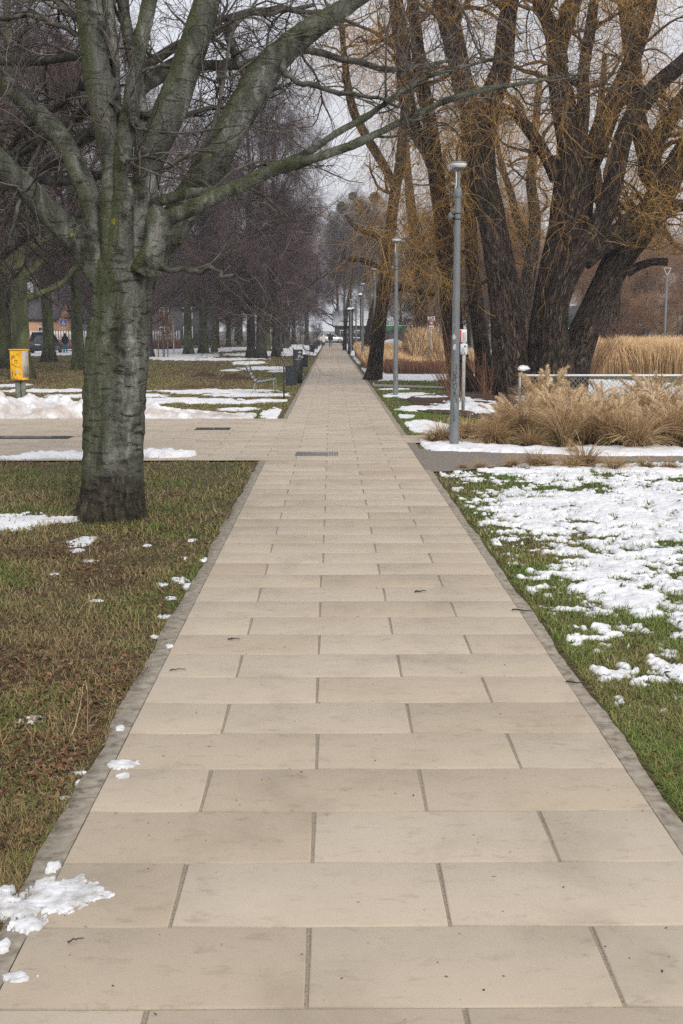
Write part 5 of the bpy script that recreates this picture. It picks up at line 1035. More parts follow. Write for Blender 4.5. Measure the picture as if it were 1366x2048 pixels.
# ------------------------------------------------------------------ benches, bins, pillar
def bench(x, y, lab, snow=False):
    t_ = thing('park_bench', (x, y, 0), lab, 'bench', 'benches along the left side of the path'); prof = resample([(-.92, 0, .92), (-.83, 0, .72), (-.71, 0, .50), (-.62, 0, .405), (-.50, 0, .385), (-.25, 0, .43), (0, 0, .47)], [1]*7, 20)[0]
    W = 1.7
    def slats(i0, i1, nm):
        a = Acc()
        for i in range(i0, i1, 2):
            p, q = prof[i], prof[i+1]; an = math.atan2(q[2]-p[2], q[0]-p[0]); a.box(((p[0]+q[0])/2, W/2, (p[2]+q[2])/2), (.078, W, .012), ry=-an, bev=.003)
        o = a.obj(nm, MAT['metal'], t_, False); return o
    bk = slats(0, 9, 'backrest'); se = slats(10, 19, 'seat')
    for k, yy in enumerate((.02, W-.02)):
        a = Acc(); P = prof.copy(); P[:, 1] = yy; P[:, 2] -= .012; a.tubes(P, np.full(20, .022), 8, cap=True); a.obj('side_frame', MAT['black'], t_)
        a = Acc(); a.tubes(np.array([(-.02, yy, .45), (0, yy, .44), (.01, yy, .0)]), np.array([.011, .011, .011]), 6, cap=True); a.obj('leg', MAT['metal'], t_)
        a = Acc(); a.tubes(np.array([(-.60, yy, .40), (-.66, yy, .2), (-.74, yy, 0)]), np.array([.011, .011, .011]), 6, cap=True); a.obj('leg', MAT['metal'], t_)
    if snow: a = Acc(); a.box((-.28, W/2, .475), (.5, W-.1, .05), ry=-.12, bev=.02); a.box((-.80, W/2, .72), (.05, W-.1, .35), ry=.5, bev=.02); a.obj('snow_cover', MAT['snow'], t_)
    return t_
bench(gx(548, 38.9), 38.7, 'nearest grey slatted bench seen from its end, before the litter bin'); bench(gx(597, 56), 57, 'second grey slatted bench, half hidden behind the first bin')
bench(gx(612, 80), 80, 'third bench, under snow', True); bench(gx(626, 100), 100, 'farthest bench, under snow', True)
def bin_(x, y, lab):
    t_ = thing('litter_bin', (x, y, 0), lab, 'litter bin', 'dark litter bins along the left side of the path'); a = Acc(); a.tubes(np.array([(-.235, 0, -.05), (-.235, 0, .5), (-.235, 0, 1.0)]), np.full(3, .024), 12, cap=True); a.obj('post', MAT['black'], t_)
    b = Acc(); b.lathe([(0, .41), (.165, .41), (.172, .43), (.188, .95), (.192, .965), (.186, .975), (.175, .965), (.170, .6), (0, .6)], sides=28); d = b.obj('drum', MAT['navy'], t_)
    c = Acc(); c.lathe([(.192, .955), (.197, .96), (.197, .985), (.188, .985)], sides=28); c.lathe([(.172, .43), (.178, .435), (.178, .455), (.173, .455)], sides=28); c.obj('rim', MAT['black'], t_)
    e = Acc(); e.box((-.205, 0, .9), (.06, .03, .03), bev=.004); e.box((-.205, 0, .52), (.06, .03, .03), bev=.004); e.obj('bracket', MAT['metal'], t_)
for x, y, lab in [(gx(583.5, 36.3), 36.1, 'nearest dark litter bin on a post, right of the first bench'), (gx(609, 54.5), 54.3, 'second dark litter bin, just behind the info pillar'), (gx(625, 92), 92, 'third litter bin down the path'), (gx(632.5, 109), 109, 'fourth litter bin, next to the snowy benches'), (gx(637.5, 128), 128, 'farthest litter bin, close to the pale coated walker')]: bin_(x, y, lab)
def text(s, size, loc, mat, parent, name, rot=(PI/2, 0, 0), ext=.001):
    c = bpy.data.curves.new(name, 'FONT'); c.body = s; c.size = size; c.extrude = ext; c.align_x = 'LEFT'; o = bpy.data.objects.new('tmp', c); COL.objects.link(o); dg = bpy.context.evaluated_depsgraph_get(); dg.update()
    me = bpy.data.meshes.new_from_object(o.evaluated_get(dg)); bpy.data.objects.remove(o); me.materials.clear(); q = mk(name, me, MAT[mat], parent); q.location = loc; q.rotation_euler = rot; return q
x, y = gx(597, 47), 46.8
t_ = thing('info_sign', (x, y, 0), 'dark info pillar with white arrow and letters beside the path', 'info pillar', rz=0); t_.rotation_euler.z = .16
a = Acc(); a.prism([(-.17, 0), (.17, 0), (.19, 1.34), (-.19, 1.34)], .17); a.obj('pillar_body', MAT['navy'], t_, False)
a = Acc(); a.prism([(0.0, 1.215), (.08, 1.215), (.08, 1.245), (0, 1.245)], -.003, (0, -.001, 0)); a.prism([(.05, 1.17), (.14, 1.23), (.05, 1.29), (.05, 1.265), (.10, 1.23), (.05, 1.195)], -.003, (0, -.001, 0)); a.obj('arrow', MAT['white'], t_, False)
text('Po', .20, (.0, -.003, 1.0), 'white', t_, 'lettering'); a = Acc(); a.box((.0, -.002, .955), (.24, .003, .022)); a.obj('text_line', MAT['offwhite'], t_, False)
# ------------------------------------------------------------------ yellow cabinet
x, y = G(40, 797)[:2]; t_ = thing('yellow_cabinet', (x, y+.1, 0), 'yellow graffitied metal box on grey posts beside the snow heap', 'utility box', rz=.0); t_.rotation_euler.z = -.62
W_, D_, z0, z1 = .56, .27, .57, 1.50
a = Acc(); a.box((0, 0, (z0+z1)/2), (W_, D_, z1-z0), bev=.008); bd = a.obj('cabinet_body', MAT['yellow'], t_, False)
a = Acc(); a.box((0, 0, z1+.012), (W_+.05, D_+.05, .028), bev=.006); a.obj('lid', MAT['yellow'], t_, False)
a = Acc(); a.box((0, -D_/2-.006, (z0+z1)/2), (W_-.06, .012, z1-z0-.07), bev=.003); dr = a.obj('door', MAT['yellow'], t_, False)
a = Acc(); yf = -D_/2-.0125
for s_ in [[(-.20, 1.36), (-.17, 1.22), (-.14, 1.34), (-.11, 1.22), (-.09, 1.36)], [(-.06, 1.36), (-.05, 1.24), (.0, 1.26)], [(-.06, 1.30), (.0, 1.31)], [(.03, 1.36), (.12, 1.38), (.14, 1.33)], [(-.05, 1.18), (.02, 1.19), (.10, 1.18)], [(-.03, 1.19), (-.03, 1.05)], [(.03, 1.19), (.035, 1.06)], [(.09, 1.2), (.09, 1.08)], [(-.20, 1.16), (-.17, 1.10), (-.19, 1.02)],
           [(-.02, .98), (.04, 1.0), (.10, .97), (.16, 1.0), (.2, .98)], [(-.18, .78), (-.16, .84), (-.17, .72)], [(.05, .68), (.06, .62)], [(-.17, 1.08), (-.06, 1.02), (.02, .99)], [(-.10, .66), (-.09, .60)]]:
    P, R = resample([(u, yf, z) for u, z in s_], [.006]*len(s_), 12); a.tubes(P, R, 5, cap=True)
a.obj('graffiti', MAT['graf'], dr)
for s_ in ([(-.06, .72), (.0, .71), (.02, .80), (.10, .84), (.08, .90), (.0, .88), (-.04, .80)], [(.14, .75), (.19, .74), (.20, .86), (.15, .87)], [(-.21, 1.20), (-.15, 1.19), (-.15, 1.29), (-.20, 1.30)]): a = Acc(); a.prism(s_, -.0012, (0, yf+.0004, 0)); a.obj('torn_sticker', MAT['sticker'], dr, False)
a = Acc(); a.box((W_/2+.002, 0, 1.06), (.004, D_-.04, .80)); a.obj('sticker_layer', MAT['pinkst'], t_, False)
for k, (dx, w_) in enumerate([(-.10, .24), (.13, .12)]): a = Acc(); a.box((dx, .02, .26), (w_, .10, .66), bev=.01); a.obj('post', MAT['concrete'], t_, False)
a = Acc(); a.box((.045, .02, .26), (.05, .06, .64)); a.obj('conduit', MAT['black'], t_, False)
# ------------------------------------------------------------------ sign posts right
def post_sign(x, y, H, r_, plates, lab, rz=0, mat='offwhite'):
    t_ = thing('sign_post', (x, y, 0), lab, 'sign', rz=rz); a = Acc(); a.tubes(np.array([(0, 0, -.05), (0, 0, H/2), (0, 0, H)]), np.full(3, r_), 12, cap=True); a.obj('post', MAT[mat], t_)
    for (dx, z, w_, h_, m_, ry, marks) in plates:
        a = Acc(); a.box((0, 0, 0), (w_, .012, h_), bev=.004); o = a.obj('sign_plate', MAT[m_], t_, False); o.location = (dx, -r_-.01, z); o.rotation_euler.z = ry
        for (mx_, mz, mw, mh, mm) in marks: a = Acc(); a.box((mx_, -.008, mz), (mw, .003, mh)); a.obj('marking', MAT[mm], o, False)
    return t_
p = G(926, 822); k_ = 1
post_sign(p[0], p[1], 2.05, .045, [(-.01, 1.62, .185, .28, 'plate', 0, [(.03, .07, .035, .045, 'graf'), (.02, -.10, .03, .025, 'graf'), (-.02, -.02, .06, .008, 'pole'), (-.02, .02, .05, .008, 'pole'), (0, -.05, .05, .008, 'pole')])], 'white post with a small pale plate behind the nearest lamp post')
post_sign(p[0]+.12, p[1]+.9, 2.12, .03, [(-.08, 1.96, .26, .34, 'white', -.3, [(-.07, 0, .11, .31, 'redsign'), (-.07, .06, .05, .03, 'white'), (-.07, -.02, .05, .06, 'white'), (-.07, -.10, .05, .03, 'white')])], 'red and white plate peeking out beside the nearest lamp post')
z = 62.0; x = gx(860, z)
post_sign(x, z, 2.75, .05, [(0, 2.72, .40, .24, 'white', 0, [(-.12, 0, .03, .20, 'darkred'), (-.06, .02, .03, .14, 'darkred'), (.0, -.02, .03, .14, 'darkred'), (.06, .02, .03, .14, 'darkred'), (.12, 0, .03, .18, 'darkred'), (0, -.08, .28, .03, 'darkred')]), (0, 2.47, .27, .20, 'redsign', 0, [(0, 0, .14, .10, 'white')]), (0, 2.27, .26, .17, 'plate', 0, [(-.03, .01, .10, .05, 'pole'), (.06, -.02, .06, .04, 'pole')])], 'far post carrying three small plates above the plume grass')
# crosswalk sign, far left
z = 122.0; x = gx(135, z)
t_ = thing('crossing_sign', (x, z, 0), 'blue pedestrian crossing sign above the man in jeans', 'road sign'); a = Acc(); a.tubes(np.array([(0, 0, 0), (0, 0, 1.5), (0, 0, 3.2)]), np.full(3, .035), 8, cap=True); a.obj('post', MAT['metal'], t_)
a = Acc(); a.box((0, -.045, 2.87), (.62, .02, .62), bev=.01); pl = a.obj('sign_plate', MAT['blue'], t_, False); a = Acc(); a.prism([(-.25, 2.62), (.25, 2.62), (0, 3.10)], -.004, (0, -.056, 0)); tr_ = a.obj('triangle', MAT['white'], pl, False)
a = Acc()
for s_ in ([(0, 2.97), (-.01, 2.83)], [(-.01, 2.83), (-.07, 2.66)], [(-.01, 2.83), (.07, 2.66)], [(0, 2.92), (-.07, 2.83)], [(0, 2.92), (.07, 2.84)]): a.tubes(np.array([(s_[0][0], -.062, s_[0][1]), (s_[1][0], -.062, s_[1][1])]), np.full(2, .016), 6, cap=True)
a.box((0, -.062, 3.0), (.045, .004, .045), bev=.001); a.obj('walking_figure', MAT['graf'], tr_, False)
# white posts and saplings far left-middle
for px, z, h0, lab in [(351, 110, 2.9, 'thin white post between the staked sapling and the mossy pair'), (373, 120, 2.3, 'thin white post seen between the mossy pair'), (176, 112, 1.7, 'white topped post left of the foreground beech')]:
    o_ = Acc(); o_.tubes(np.array([(0, 0, 0), (0, 0, h0/2), (0, 0, h0)]), np.full(3, .06), 10, cap=True); q = o_.obj('white_post', MAT['white']); q.location = (gx(px, z), z, 0); tag(q, lab, 'post', 'white posts by the far street')
z = 92; x = gx(332, z); t_ = thing('staked_sapling', (x, z, 0), 'young reddish sapling held by wooden stakes right of the beech', 'sapling')
for k, dx in enumerate((-.46, -.1, .28)): a = Acc(); a.box((dx, .15*(k % 2), .85), (.08, .08, 1.8), bev=.01); a.obj('stake', MAT['wood'], t_, False)
a = Acc(); a.box((-.1, 0, 1.62), (.85, .04, .06)); a.obj('crossbar', MAT['wood'], t_, False)
rr = np.random.default_rng(9); P = np.array([[(0, .1, i*.28) for i in range(12)]], float)+rr.normal(size=(1, 12, 3))*.02; P1, R1 = grow(rr, P, np.full((1, 12), .03), 26, .4, 1, (.7, 1.5), (30, 70), 8, .5, .15, .03, .3, .3, rmin=.010); P2, R2 = grow(rr, P1, R1, 12, .1, 1, (.3, .8), (20, 60), 5, .6, .15, 0, .4, .3, rmin=.007)
P3, R3 = grow(rr, P2, R2, 6, .1, 1, (.15, .45), (20, 60), 4, .7, .15, 0, .5, .3, rmin=.005)
a = Acc(); a.tubes(P, np.linspace(.035, .012, 12)[None], 8, cap=True); a.obj('trunk', MAT['dark_bark'], t_); a = Acc(); a.tubes(P1, R1, 3, .4); a.tubes(P2, R2, 3, rr.uniform(0, 1, len(P2))); a.tubes(P3, R3, 3, rr.uniform(0, 1, len(P3))); a.obj('crown', MAT['redstem'], t_)
# ------------------------------------------------------------------ goal frame with wire mesh
z = 27.4; x = gx(1038, z); Wd = 4.6; Hh = 1.02; t_ = thing('goal_frame', (x, z, 0), 'white tubular goal frame with wire mesh standing behind the dry grasses', 'goal frame')
t_.rotation_euler.z = .02
for dx in (0, Wd): a = Acc(); a.box((dx, 0, Hh/2), (.055, .055, Hh), bev=.008); a.obj('post', MAT['offwhite'], t_, False)
a = Acc(); a.box((Wd/2, 0, Hh+.027), (Wd+.055, .055, .05), bev=.008); a.obj('crossbar', MAT['white'], t_, False)
for s_, nm in ((0, 0), (Wd, 1)): a = Acc(); a.box((s_, .9, .03), (.04, 1.75, .04), bev=.006); a.obj('ground_rail', MAT['offwhite'], t_, False)
a = Acc(); s = .115; n_ = int((Wd+Hh)/s); P = []
for k in range(n_):
    u0 = k*s-Hh
    for sg in (1, -1):
        p0 = np.array([u0, 0]); p1 = np.array([u0+Hh, Hh])
        if p0[0] < 0: p0 = np.array([0, -u0])
        if p1[0] > Wd: p1 = np.array([Wd, Wd-u0])
        if p1[1]-p0[1] < .02: continue
        if sg < 0: p0, p1 = np.array([p0[0], Hh-p0[1]]), np.array([p1[0], Hh-p1[1]])
        P.append([(p0[0], .01*sg, p0[1]), ((p0[0]+p1[0])/2, .01*sg, (p0[1]+p1[1])/2), (p1[0], .01*sg, p1[1])])
P = np.array(P, float); a.tubes(P, np.full((len(P), 3), .0045), 4); a.obj('wire_mesh', MAT['metal'], t_)
# ------------------------------------------------------------------ cars
def car(loc, rz, paint, lab, group=None, L=4.5, Wc=1.85, H=1.68):
    t_ = thing('parked_car', loc, lab, 'car', group, rz)
    st = [(-2.25, .45, .95, .74), (-2.2, .32, 1.08, .84), (-1.9, .25, 1.12, .90), (-1.2, .24, 1.10, .925), (0, .24, 1.06, .925), (1.1, .24, 1.02, .92), (1.7, .26, .95, .90), (2.1, .32, .84, .82), (2.25, .42, .70, .66)]
    V = []; 
    for x, zb, zt, hw in st:
        for (f, g_) in ((-.85, 0), (-1, .12), (-1, .55), (-.96, .85), (-.86, 1), (0, 1.03), (.86, 1), (.96, .85), (1, .55), (1, .12), (.85, 0), (0, -.02)): V.append((x*L/4.5, f*hw, zb+(zt-zb)*g_))
    V = np.array(V).reshape(len(st), 12, 3); k = np.arange(12); Q = []
    for i in range(len(st)-1): Q += [(i*12+j, i*12+(j+1) % 12, (i+1)*12+(j+1) % 12, (i+1)*12+j) for j in range(12)]
    V = V.reshape(-1, 3); c0 = V[:12].mean(0); c1 = V[-12:].mean(0); n = len(V); T = [(n, (j+1) % 12, j) for j in range(12)]+[(n+1, n-12+j, n-12+(j+1) % 12) for j in range(12)]
    a = Acc(); a.add(np.concatenate([V, [c0, c1]]), Q, T); a.obj('body', MAT[paint], t_)
    def cab(pts, mat, nm, sx=1.0, e=0):
        V = []; 
        for x, z, hw in pts: V += [(x, -hw-e, z), (x, hw+e, z)]
        return V
    gl = Acc(); low = [(-2.08, 1.08, .80), (.95, 1.02, .80)]; up = [(-1.75, H-.05, .62), (.05, H-.05, .62)]
    V = np.array([(low[0][0], -.82, low[0][1]), (low[1][0], -.82, low[1][1]), (low[1][0], .82, low[1][1]), (low[0][0], .82, low[0][1]), (up[0][0], -.63, up[0][1]), (up[1][0], -.63, up[1][1]), (up[1][0], .63, up[1][1]), (up[0][0], .63, up[0][1])])
    gl.add(V, [(0, 1, 5, 4), (2, 3, 7, 6), (1, 2, 6, 5), (3, 0, 4, 7), (4, 5, 6, 7)]); gl.obj('window_glass', MAT['glass'], t_, False)
    rf = Acc(); rf.prism([(-1.82, H-.07), (-1.70, H), (-.6, H+.04), (-.05, H-.0), (.12, H-.07)], 1.30, (0, -.65, 0)); rf.obj('roof', MAT[paint], t_, False)
    pl_ = Acc()
    for s_ in (-1, 1):
        for (x0, x1) in ((-2.1, -1.78), (-1.05, -.98), (-.05, -.08), (.97, .06)): pl_.tubes(np.array([(x0, s_*.825, 1.06), (x1, s_*.64, H-.04)]), np.array([.05, .04]), 6, cap=True)
    pl_.obj('window_pillars', MAT[paint], t_)
    for x in (-1.38, 1.38):
        for s_ in (-1, 1):
            a = Acc(); a.lathe([(.0, -.11), (.25, -.11), (.33, -.10), (.35, -.06), (.35, .06), (.33, .10), (.25, .11), (0, .11)], sides=24); V = a.V[0]; a.V[0] = np.stack([V[:, 0], V[:, 2], V[:, 1]], -1)+[x, s_*.83, .35]; w_ = a.obj('wheel', MAT['tyre'], t_)
            b = Acc(); b.lathe([(0, .118), (.06, .125), (.20, .118), (.23, .112)], sides=16); V = b.V[0]; b.V[0] = np.stack([V[:, 0], V[:, 2]*s_, V[:, 1]], -1)+[x, s_*.83, .35]; b.obj('rim', MAT['rim'], w_)
    for s_ in (-1, 1):
        a = Acc(); a.box((-2.13, s_*.74, .98), (.22, .30, .15), bev=.03); a.obj('tail_light', MAT['red'], t_, False); a = Acc(); a.box((2.10, s_*.62, .72), (.20, .30, .12), bev=.03); a.obj('headlight', MAT['diff'], t_, False)
        a = Acc(); a.box((.75, s_*1.0, 1.10), (.12, .20, .13), bev=.03); a.obj('side_mirror', MAT[paint], t_, False)
    a = Acc(); a.box((-2.27, 0, .80), (.02, .52, .11), bev=.002); a.obj('number_plate', MAT['white'], t_, False); a = Acc(); a.box((-2.2, 0, .42), (.16, 1.5, .2), bev=.04); a.obj('bumper', MAT['black'], t_, False)
    return t_
car((gx(661, 200)+.1, 203, 0), .16, 'carwhite', 'white parked car across the far end of the path')
car((gx(92, 108), 109.5, 0), 1.45, 'cardark', 'dark grey van like car seen from behind between mossy trunks', H=1.95)
car((gx(690, 206)+2.0, 206, 0), .1, 'cardark', 'grey parked car mostly hidden right of the white one')
# ------------------------------------------------------------------ buildings
def house(x, y, w_, d_, h_, rh, wall, roof, lab, win=(), rz=0, chim=0, cat='building', snowroof=False):
    t_ = thing('building', (x, y, 0), lab, cat, rz=rz); a = Acc(); a.prism([(-w_/2, -.2), (w_/2, -.2), (w_/2, h_), (-w_/2, h_)], d_); a.prism([(0, h_-.001), (d_, h_-.001), (d_/2, h_+rh-.05)], w_, (-w_/2, 0, 0), u=(0, 1, 0), v=(0, 0, 1), w=(1, 0, 0)); a.obj('wall', MAT[wall], t_, False)
    r_ = Acc()
    for s_ in (0, 1):
        p0 = (-.5, h_-.15) if s_ == 0 else (d_+.5, h_-.15); ap = (d_/2, h_+rh)
        r_.prism([p0, ap, (ap[0], ap[1]+.22), (p0[0], p0[1]+.22)], w_+.8, (-w_/2-.4, 0, 0), u=(0, 1, 0), v=(0, 0, 1), w=(1, 0, 0))
    ro = r_.obj('roof', MAT[roof], t_, False)
    if snowroof:
        s2 = Acc()
        for s_ in (0, 1):
            p0 = (-.45, h_+.085) if s_ == 0 else (d_+.45, h_+.085); ap = (d_/2, h_+rh+.225); s2.prism([p0, ap, (ap[0], ap[1]+.14), (p0[0], p0[1]+.12)], w_+.7, (-w_/2-.35, 0, 0), u=(0, 1, 0), v=(0, 0, 1), w=(1, 0, 0))
        s2.obj('snow_cover', MAT['snow'], ro, False)
    if chim:
        for k in range(chim): a = Acc(); a.box((-w_/4+k*w_/3, d_/2, h_+rh+.5), (.7, .7, 1.6), bev=.03); a.obj('chimney', MAT['brick'], ro, False)
    for (wx, wz, ww, wh) in win:
        a = Acc(); a.box((wx, -.03, wz), (ww+.2, .10, wh+.2), bev=.02); f = a.obj('window', MAT['white'], t_, False)
        a = Acc(); a.box((wx-ww/4-.01, -.085, wz), (ww/2-.06, .03, wh-.02)); a.box((wx+ww/4+.01, -.085, wz), (ww/2-.06, .03, wh-.02)); a.obj('pane', MAT['glass'], f, False)
    return t_
# snow roofed low building behind the end of the path
house(gx(714, 222)+0, 224, 8.6, 9, 2.9, 2.6, 'greywall', 'roof', 'low grey building with a snow covered roof at the end of the path', [(-2.6, 1.5, 1.2, 1.1), (0.2, 1.5, 1.2, 1.1), (2.8, 1.5, 1.2, 1.1)], snowroof=True)
t_ = thing('kiosk', (gx(806, 165), 166, 0), 'long dark red kiosk with a green top board', 'kiosk'); a = Acc(); a.box((0, 1.5, .95), (5.4, 3, 2.0), bev=.02); a.obj('wall', MAT['darkred'], t_, False)
a = Acc(); a.box((-.0, -.05, 2.30), (5.9, .12, .85), bev=.02); a.box((0, 1.5, 2.25), (5.7, 2.9, .7), bev=.02); fb = a.obj('fascia_board', MAT['green'], t_, False); a = Acc(); a.box((.55, -.13, 2.32), (.28, .04, .72)); a.obj('fascia_strip', MAT['bluegrey'], fb, False)
a = Acc(); a.box((0, 1.5, 2.78), (5.8, 3.1, .10), bev=.03); a.obj('snow_cover', MAT['snow'], t_, False); a = Acc(); a.box((1.7, 1.2, 3.05), (.42, .42, .62), bev=.03); a.obj('chimney', MAT['offwhite'], t_, False)
a = Acc(); a.box((-1.6, -.02, .95), (.9, .06, 1.85), bev=.01); a.obj('door', MAT['roof'], t_, False)
a = Acc(); g = np.linspace(-1, 1, 30); V, Q = grid(g*2.0, g*1.3, lambda X, Y: 1.15*np.clip(1-(X/2.0)**2-(Y/1.3)**2, 0, 1)**.8+.08*fbm2(X*3, Y*3, 3, 4)-.05); o = mk('snow_heap', npmesh('snow_heap', V, Q), MAT['snow'], loc=(gx(782, 140), 140, 0)); tag(o, 'white heap of snow below the green topped kiosk', 'snow heap')
# right: grey walled ramp with a snowy roof behind the reeds
t_ = thing('pavilion', (gx(1228, 130), 131, 0), 'blue grey open pavilion with a snowy roof behind the tall reeds', 'pavilion'); a = Acc(); a.box((1.2, 3, 2.45), (8.0, 6, .16), bev=.02); a.obj('roof', MAT['white'], t_, False)
for k in range(7): a = Acc(); a.box((-2.6+k*.62 if k < 6 else 4.9, 0, 1.2), (.18, .3, 2.35), bev=.02); a.obj('column', MAT['bluegrey'], t_, False)
a = Acc(); a.box((1.2, 6.2, 1.4), (8.2, .3, 2.9)); a.obj('rear_wall', MAT['white'], t_, False)
a = Acc(); a.prism([(-4.5, 2.56), (-4.5, 4.6), (-1.5, 5.6), (1.3, 6.3), (5.5, 7.9), (6.2, 8.0), (2.2, 5.9), (1.6, 2.56)], 1.2, (0, 3.6, 0)); a.obj('ramp_wall', MAT['bluegrey'], t_, False)
house(gx(1330, 190), 205, 30, 12, 12.5, 3, 'pale', 'roof', 'pale apartment house hidden behind the brown wood at the right', [(wx, wz, 1.3, 1.7) for wx in np.arange(-13, 14, 3.2) for wz in (2.2, 5.6, 9.4)], chim=2)
# left: apricot house, brick plinth with white fence across the street
house(gx(46, 150), 152, 9, 9, 3.6, 2.6, 'orange', 'roof', 'apricot house with dark roof across the street at the far left', [(-3.2, 1.9, 1.0, 1.2), (-.6, 1.9, 1.0, 1.2), (2.6, 1.9, 1.0, 1.2)], chim=1)
t_ = thing('garden_fence', (gx(160, 135), 135, 0), 'white picket fence on a red brick plinth across the street', 'fence'); a = Acc(); a.box((-3, 0, .45), (30, .3, 1.0)); a.obj('brick_plinth', MAT['brick'], t_, False)
a = Acc()
for k in range(100): a.box((-17.85+k*.3, 0, 1.5), (.16, .04, 1.1))
a.box((-3, .04, 1.2), (29.8, .04, .08)); a.box((-3, .04, 1.8), (29.8, .04, .08)); a.obj('white_fence', MAT['white'], t_, False)
house(gx(240, 165), 170, 26, 10, 6.0, 3.5, 'greywall', 'roof', 'grey house far behind the left rows of trees', [(wx, wz, 1.2, 1.5) for wx in np.arange(-11, 12, 3.4) for wz in (1.8, 4.6)], chim=1)
# ------------------------------------------------------------------ people
def body_tubes(pose, H=1.75):
    """joint positions of a person facing -Y (metres, feet at 0)"""
    k = H/1.75; st, sw = pose['step'], pose['swing']
    J = {}
    J['pel'] = (0, 0, .95); J['chest'] = (0, .0, 1.28); J['neck'] = (0, .0, 1.47); J['head'] = (0, -.015, 1.62)
    for s, n in ((-1, 'l'), (1, 'r')):
        f = st*s; J['hip'+n] = (s*.09, 0, .90); J['knee'+n] = (s*.10, -.5*f-.04, .50+.0*abs(f)); J['ank'+n] = (s*.10, -f+(.06 if f < 0 else 0), .09); J['toe'+n] = (s*.12, -f-.16, .035)
        g = -sw*s; J['sh'+n] = (s*.19, 0, 1.42); J['el'+n] = (s*.245, .02-g*.5, 1.14); J['wr'+n] = (s*.25, -.05-g, .90); J['hand'+n] = (s*.25, -.07-g, .82)
    return {a: np.array(b)*k for a, b in J.items()}, k
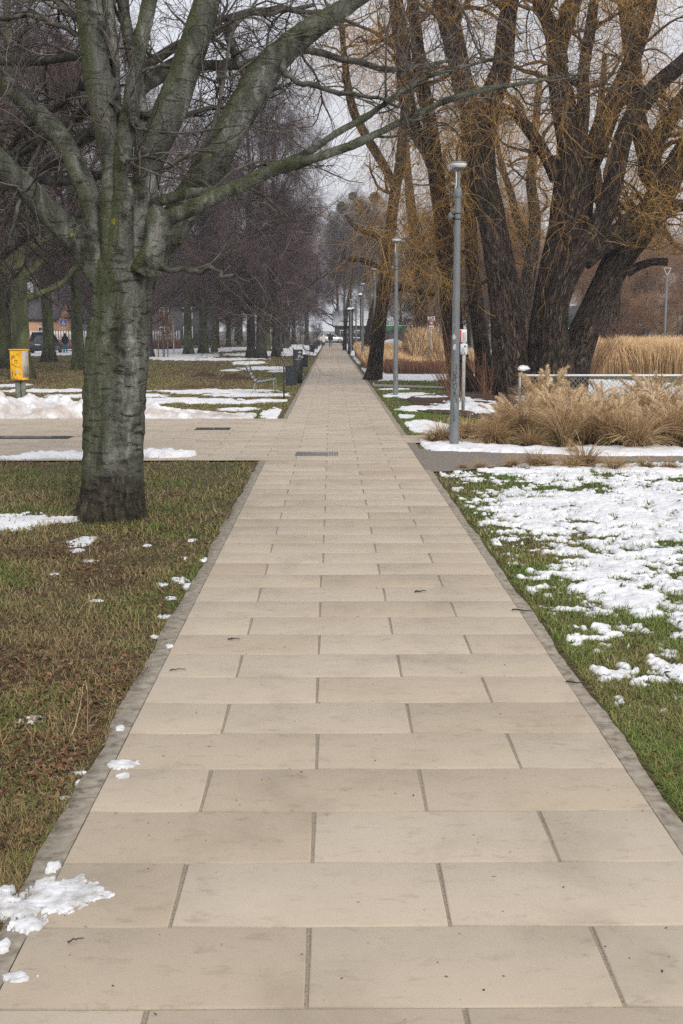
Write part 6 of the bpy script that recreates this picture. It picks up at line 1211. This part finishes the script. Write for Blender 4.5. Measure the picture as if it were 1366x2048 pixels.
def person(loc, rz, H, top, legs, hairc, label, pose, coatlen=.84, coatw=1.0, hood=False):
    t_ = thing('person', loc, label, 'person', rz=rz); J, k = body_tubes(pose, H); a = Acc()
    def tb(acc, names, radii, n=10, s=14):
        P, R = resample([J[x] if isinstance(x, str) else np.array(x)*k for x in names], np.array(radii)*k, n); acc.tubes(P, R, s, cap=True)
    tb(a, [(0, 0, .86), 'pel', (0, 0, 1.10), 'chest', (0, 0, 1.40), 'neck'], [.13, .145, .125, .145, .12, .06]); tb(a, [(0, 0, 1.44), 'neck', (0, -.01, 1.54)], [.055, .055, .055], 5)
    hd = np.array([[0, -.012, 1.50, .05], [0, -.02, 1.54, .074], [0, -.012, 1.60, .088], [0, -.004, 1.66, .090], [0, 0, 1.71, .072], [0, 0, 1.745, .03]]); P, R = resample(hd[:, :3]*k, hd[:, 3]*k, 12); a.tubes(P, R, 16, cap=True)
    a.tubes(np.array([(0, -.085, 1.64), (0, -.105, 1.60), (0, -.088, 1.585)])*k, np.array([.010, .015, .012])*k, 6, cap=True)        # nose
    for s in (-1, 1): a.tubes(np.array([(s*.085, .005, 1.585), (s*.098, .01, 1.61), (s*.088, .01, 1.635)])*k, np.array([.010, .014, .010])*k, 6, cap=True)
    for s, n in ((-1, 'l'), (1, 'r')):
        tb(a, ['hip'+n, 'knee'+n, 'ank'+n], [.085, .055, .038]); tb(a, ['ank'+n, 'toe'+n], [.042, .032], 5); tb(a, ['sh'+n, 'el'+n, 'wr'+n], [.055, .042, .028]); tb(a, ['wr'+n, 'hand'+n], [.030, .036], 5, 10)
        h = J['hand'+n]
        for q in range(4): o = np.array([(0), (-.024+.016*q), 0]); L = (.062, .072, .068, .052)[q]; a.tubes(np.array([h+o*k, h+(o+[-s*.004, -.004, -L*.6])*k, h+(o+[-s*.014, -.010, -L])*k]), np.array([.010, .0095, .008])*k, 6, cap=True)
        a.tubes(np.array([h+np.array([0, -.026, .02])*k, h+np.array([-s*.01, -.048, -.005])*k, h+np.array([-s*.014, -.05, -.028])*k]), np.array([.012, .011, .009])*k, 6, cap=True)
    mk('body', remeshed(a.mesh('body'), .009, 3), MAT['skin'], t_)
    b = Acc(); w_ = coatw
    tb(b, [(0, 0, coatlen), (0, 0, .98), (0, 0, 1.12), 'chest', (0, 0, 1.41), (0, 0, 1.49)], [.195*w_, .19*w_, .175*w_, .195*w_, .155, .085]); tb(b, ['shl', (0, 0, 1.43), 'shr'], [.085, .11, .085])
    for n in 'lr': tb(b, ['sh'+n, 'el'+n, 'wr'+n], [.085, .070, .058])
    if hood: tb(b, [(0, .04, 1.46), (0, .07, 1.52)], [.11, .09], 5)
    mk('jacket', remeshed(b.mesh('jacket'), .016, 4), MAT[top], t_)
    c = Acc()
    for n in 'lr': tb(c, ['hip'+n, 'knee'+n, 'ank'+n], [.105, .080, .068])
    tb(c, [(0, 0, .84), (0, 0, 1.0)], [.15, .155], 5); mk('trousers', remeshed(c.mesh('trousers'), .016, 3), MAT[legs], t_)
    for s, n in ((-1, 'l'), (1, 'r')): d = Acc(); tb(d, [J[q]/k if 0 else q for q in ('ank'+n, 'toe'+n)], [.055, .045], 6); mk('shoe', remeshed(d.mesh('shoe'), .012, 2), MAT['shoe'], t_)
    e = Acc(); P, R = resample(np.array([(0, .03, 1.53), (0, .028, 1.60), (0, .018, 1.67), (0, .008, 1.725), (0, .002, 1.77)])*k, np.array([.070, .086, .094, .075, .02])*k, 10); e.tubes(P, R, 18, cap=True); e.obj('hair', MAT[hairc], t_)
    if True:
        f = Acc()
        for s in (-1, 1): f.lathe([(0, -.008), (.009, 0), (0, .008)], (s*.032*k, -.098*k, 1.615*k), 8)
        f.tubes(np.array([(-.022, -.093, 1.555), (0, -.098, 1.552), (.022, -.093, 1.555)])*k, np.array([.003, .005, .003])*k, 5, cap=True); f.obj('face_features', MAT['hair'], t_)
    return t_
person((gx(661, 150), 149, 0), PI, 1.80, 'jacket', 'denim', 'hair', 'person in a black jacket and blue jeans walking away along the path', {'step': .22, 'swing': .10}, hood=True)
person((gx(647.5, 163), 162, 0), PI, 1.66, 'coat', 'jacket', 'coat', 'person in a long cream coat walking away left of the black jacket', {'step': .12, 'swing': .08}, coatlen=.52, coatw=1.15, hood=True)
person((gx(137, 110), 110, 0), PI+.3, 1.85, 'jacket', 'denim', 'hair', 'person in a black jacket and jeans walking on the far left street side', {'step': .16, 'swing': .12}, coatw=1.12)
# ------------------------------------------------------------------ haze
HZ = 0.0008
a = Acc(); a.box((0, 245, 22), (1400, 640, 50)); m = bpy.data.materials.new('haze'); m.use_nodes = True; t = m.node_tree; t.nodes.clear()
out = t.nodes.new('ShaderNodeOutputMaterial'); pv = t.nodes.new('ShaderNodeVolumePrincipled'); pv.inputs['Color'].default_value = (.86, .88, .95, 1); pv.inputs['Density'].default_value = HZ; pv.inputs['Anisotropy'].default_value = .2
t.links.new(pv.outputs[0], out.inputs['Volume'])
if HZ > 0: tag(a.obj('haze', m, smooth=False), 'thin winter haze', 'haze', kind='stuff')
